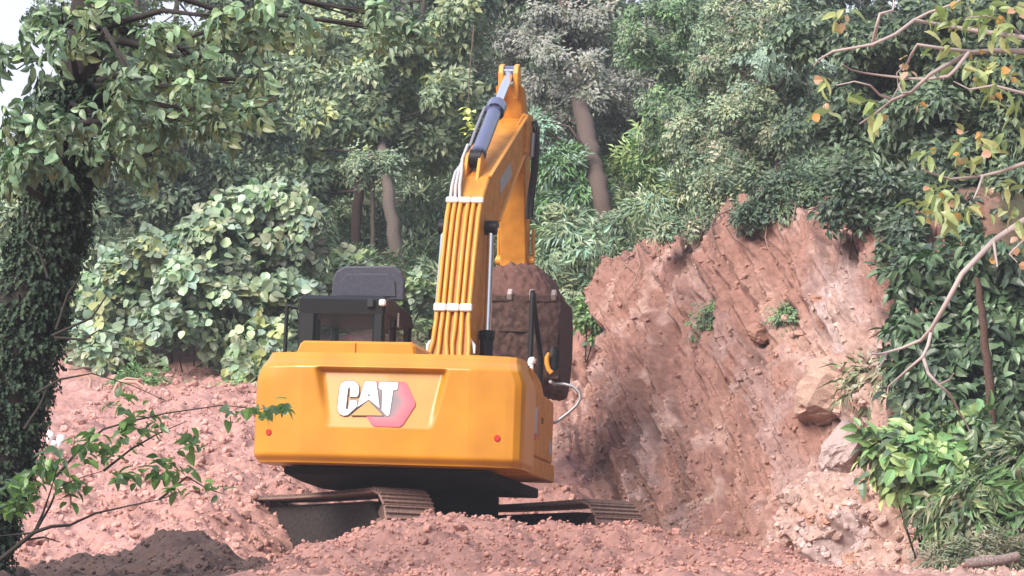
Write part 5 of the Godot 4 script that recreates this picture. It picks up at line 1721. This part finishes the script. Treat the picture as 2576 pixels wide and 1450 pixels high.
func small_things() -> void:
	var r := RandomNumberGenerator.new()
	r.seed = 140
	# roots hanging out of the cut bank
	for i in 22:
		var u := r.randf_range(0.30, 0.80)
		var w := r.randf_range(0.70, 0.83)
		var len := r.randf_range(0.06, 0.17)
		var p := []
		for k in 7:
			var t := k / 6.0
			var q := cliff_point(clamp(u + 0.02 * sin(t * 5.0 + i) + t * r.randf_range(-0.01, 0.01), 0, 1), w - len * t)
			p.append(q + Vector3(-0.04, 0.02, 0.07 + 0.05 * sin(t * 3.0)))
		var o: Vector3 = p[0]
		for k in p.size():
			p[k] -= o
		var g := Geo.new()
		g.col = [Color(0.10, 0.06, 0.05), Color(0.28, 0.17, 0.14), Color(0.16, 0.10, 0.085)][i % 3]
		g.tube(p, [0.016, 0.014, 0.012, 0.010, 0.008, 0.005, 0.003], 6)
		top(g, "hanging_root", M.twig, o, "thin root hanging from the top of the cut bank", "root", "roots hanging from the cut bank")
	# dug-out roots on the spoil slope
	for e in [[[215, 1000], [225, 975], [228, 955], [215, 940]], [[250, 1005], [252, 985], [256, 965]], [[285, 1010], [286, 985], [295, 965], [318, 952], [350, 955]], [[300, 960], [340, 962], [375, 985]]]:
		var g := Geo.new()
		g.col = Color(0.46, 0.30, 0.24)
		var p := []
		var o := at(e[0][0], e[0][1], 40.5)
		for q in e:
			p.append(at(q[0], q[1], 40.5) - o)
		g.tube([Vector3(0, -0.25, -0.1)] + p, [0.04, 0.035, 0.03, 0.024, 0.018, 0.012], 8)
		top(g, "dug_out_root", M.twig, o, "pale curved root sticking out of the spoil below the vines", "root", "dug-out roots on the spoil slope")
	# trunk leaning in the right-hand bushes
	var lean := trunk_geo([[on_ground(at(2495, 1010, 31.6).x, 31.6, -0.2), 0.06], [at(2493, 1000, 31.6), 0.055], [at(2480, 880, 31.6), 0.05], [at(2470, 780, 31.6), 0.045], [at(2458, 700, 31.6), 0.035]], at(2493, 1000, 31.6), Color(0.17, 0.105, 0.085))
	top(lean, "bare_sapling", M.bark, at(2493, 1000, 31.6), "straight reddish-brown stem standing in the dark glossy bush", "sapling")
	# log and splintered wood at the right edge
	var g := Geo.new()
	g.col = Color(0.40, 0.32, 0.32)
	g.tube([Vector3(-0.26, -0.03, 0), Vector3(-0.1, -0.01, 0.01), Vector3(0.1, 0.01, 0), Vector3(0.27, 0.05, -0.02)], [0.05, 0.052, 0.05, 0.046], 12)
	top(g, "log", M.bark, at(2495, 1412, 26.8), "short pale grey log lying on the rubble under the weeds", "log")
	g = Geo.new()
	g.col = Color(0.60, 0.24, 0.11)
	g.tube([Vector3(-0.14, -0.03, 0), Vector3(0.0, 0.0, 0.01), Vector3(0.14, 0.03, 0)], [0.028, 0.032, 0.018], 8)
	top(g, "split_branch", M.bark, at(2405, 1446, 26.8), "freshly split orange branch lying in front of the brush heap", "branch")
	# plastic
	for e in [[988, 398, 51.0, 0.085, 0.15, "white plastic bag caught in the pale-leaved tree"], [1011, 407, 51.0, 0.055, 0.105, "small white plastic scrap hanging beside the bag in the pale-leaved tree"], [122, 1100, 34.5, 0.05, 0.09, "upright white plastic scrap on the spoil slope"], [133, 1118, 34.5, 0.05, 0.05, "crumpled white plastic scrap on the spoil slope"], [149, 1110, 34.5, 0.055, 0.09, "white plastic wrapper lying on the spoil slope by the ivy-clad trunk"]]:
		g = Geo.new()
		var rows := []
		for i in 13:
			var t := i / 12.0
			var line := PackedVector3Array()
			for j in 16:
				var a := TAU * j / 16.0
				var rad: float = e[3] * pow(sin(PI * pow(t, 0.7)) + 0.02, 0.8) * (1.0 + 0.5 * n_fine.get_noise_3d(cos(a) * 0.7 + e[0], t * 1.5, sin(a) * 0.7))
				line.append(Vector3(cos(a) * rad + 0.02 * sin(t * 4.0), e[4] * (1.0 - 2.0 * t), sin(a) * rad * 0.6))
			rows.append(line)
		g.sheet(rows, Vector3(0, 0, 1), true)
		top(g, "plastic_bag" if e[1] < 1000 else "plastic_scrap", M.plastic_bag, at(e[0], e[1], e[2]), e[5], "plastic")
	# a sprig of bright yellow leaves beside the stick cylinder
	var o := at(1178, 268, 49.0)
	var node := thing("yellow_sprig", o, "sprig of bright yellow leaves hanging in the dark foliage beside the stick cylinder", "leaves")
	g = Geo.new()
	g.col = Color(0.1, 0.07, 0.05)
	g.tube([Vector3(0.1, 1.6, -0.3), Vector3(0.02, 0.6, -0.05), Vector3.ZERO, Vector3(0.0, -0.3, 0), Vector3(0.02, -0.55, 0)], [0.02, 0.012, 0.01, 0.006, 0.003], 6)
	part(g, "twig", M.twig, node)
	var ym: StandardMaterial3D = M.leaf.duplicate()
	ym.vertex_color_use_as_albedo = false
	ym.albedo_color = lin(0.80, 0.80, 0.30)
	for k in 26:
		var t := k / 25.0
		var p := Vector3(r.randfn() * 0.035, -0.02 - 0.52 * t, r.randfn() * 0.03 + 0.03)
		part(M.leaf_pointed, "leaf", ym, node, Transform3D(aim(Vector3(r.randfn() * 0.7, -0.9, r.randfn() * 0.3 + 0.3), r, r.randf_range(0.14, 0.22)), p) * Transform3D(Basis(Vector3.RIGHT, -0.9), Vector3.ZERO))

func _ready() -> void:
	rng.seed = 4711
	for e in [[n_big, 0.35, 3, 1], [n_mid, 1.4, 3, 2], [n_fine, 5.5, 3, 3], [n_ridge, 0.9, 3, 4]]:
		e[0].frequency = e[1]; e[0].fractal_octaves = e[2]; e[0].seed = e[3]
		e[0].noise_type = FastNoiseLite.TYPE_SIMPLEX_SMOOTH
	n_ridge.noise_type = FastNoiseLite.TYPE_PERLIN
	# camera
	var cam := Camera3D.new()
	cam.name = "camera"
	cam.fov = rad_to_deg(2.0 * atan(725.0 / FOCAL))
	cam.near = 0.5; cam.far = 600.0
	add_child(cam)
	cam.position = EYE
	cam.rotation.x = pitch
	cam.current = true
	# sky and exposure
	var sky_mat := ProceduralSkyMaterial.new()
	sky_mat.sky_top_color = Color(0.77, 0.81, 0.92)
	sky_mat.sky_horizon_color = Color(0.91, 0.92, 0.98)
	sky_mat.sky_curve = 0.25
	sky_mat.ground_horizon_color = Color(0.55, 0.50, 0.48)
	sky_mat.ground_bottom_color = Color(0.40, 0.34, 0.31)
	sky_mat.sun_angle_max = 0.0
	var sky := Sky.new()
	sky.sky_material = sky_mat
	var env := Environment.new()
	env.background_mode = Environment.BG_SKY
	env.sky = sky
	env.tonemap_mode = Environment.TONE_MAPPER_LINEAR
	env.tonemap_exposure = 4.6
	env.background_energy_multiplier = 0.32
	env.sdfgi_enabled = true; env.ssao_enabled = true; env.ssil_enabled = true
	env.fog_enabled = true
	env.fog_density = 0.0010
	env.fog_light_color = Color(0.86, 0.88, 0.93)
	var we := WorldEnvironment.new()
	we.name = "world_environment"
	we.environment = env
	add_child(we)
	# sun behind thin cloud, high behind the camera's left shoulder
	var sun := DirectionalLight3D.new()
	sun.name = "sun"
	sun.light_energy = 0.5
	sun.light_angular_distance = 35.0
	sun.light_color = Color(1.0, 0.965, 0.93)
	sun.shadow_enabled = true
	add_child(sun)
	sun.look_at_from_position(Vector3.ZERO, Vector3(0.50, -0.60, -0.62))
	# the machine's stand on the bench
	machine = Transform3D(Basis(Vector3.BACK, deg_to_rad(-2.0)), Vector3(-0.935, 0.0, 0.0))
	house = Transform3D(Basis(Vector3.UP, deg_to_rad(-9.0)), Vector3.ZERO)
	under = Transform3D(Basis(Vector3.UP, deg_to_rad(26.0)), Vector3(-0.18, 0, 0))
	make_materials()
	make_sprays()
	land()
	cliff()
	excavator()
	wood()
	added_side_trees()
	vine_mound()
	bushes()
	ivy_tree()
	sapling()
	overhanging_tree()
	rubble()
	stones()
	small_things()
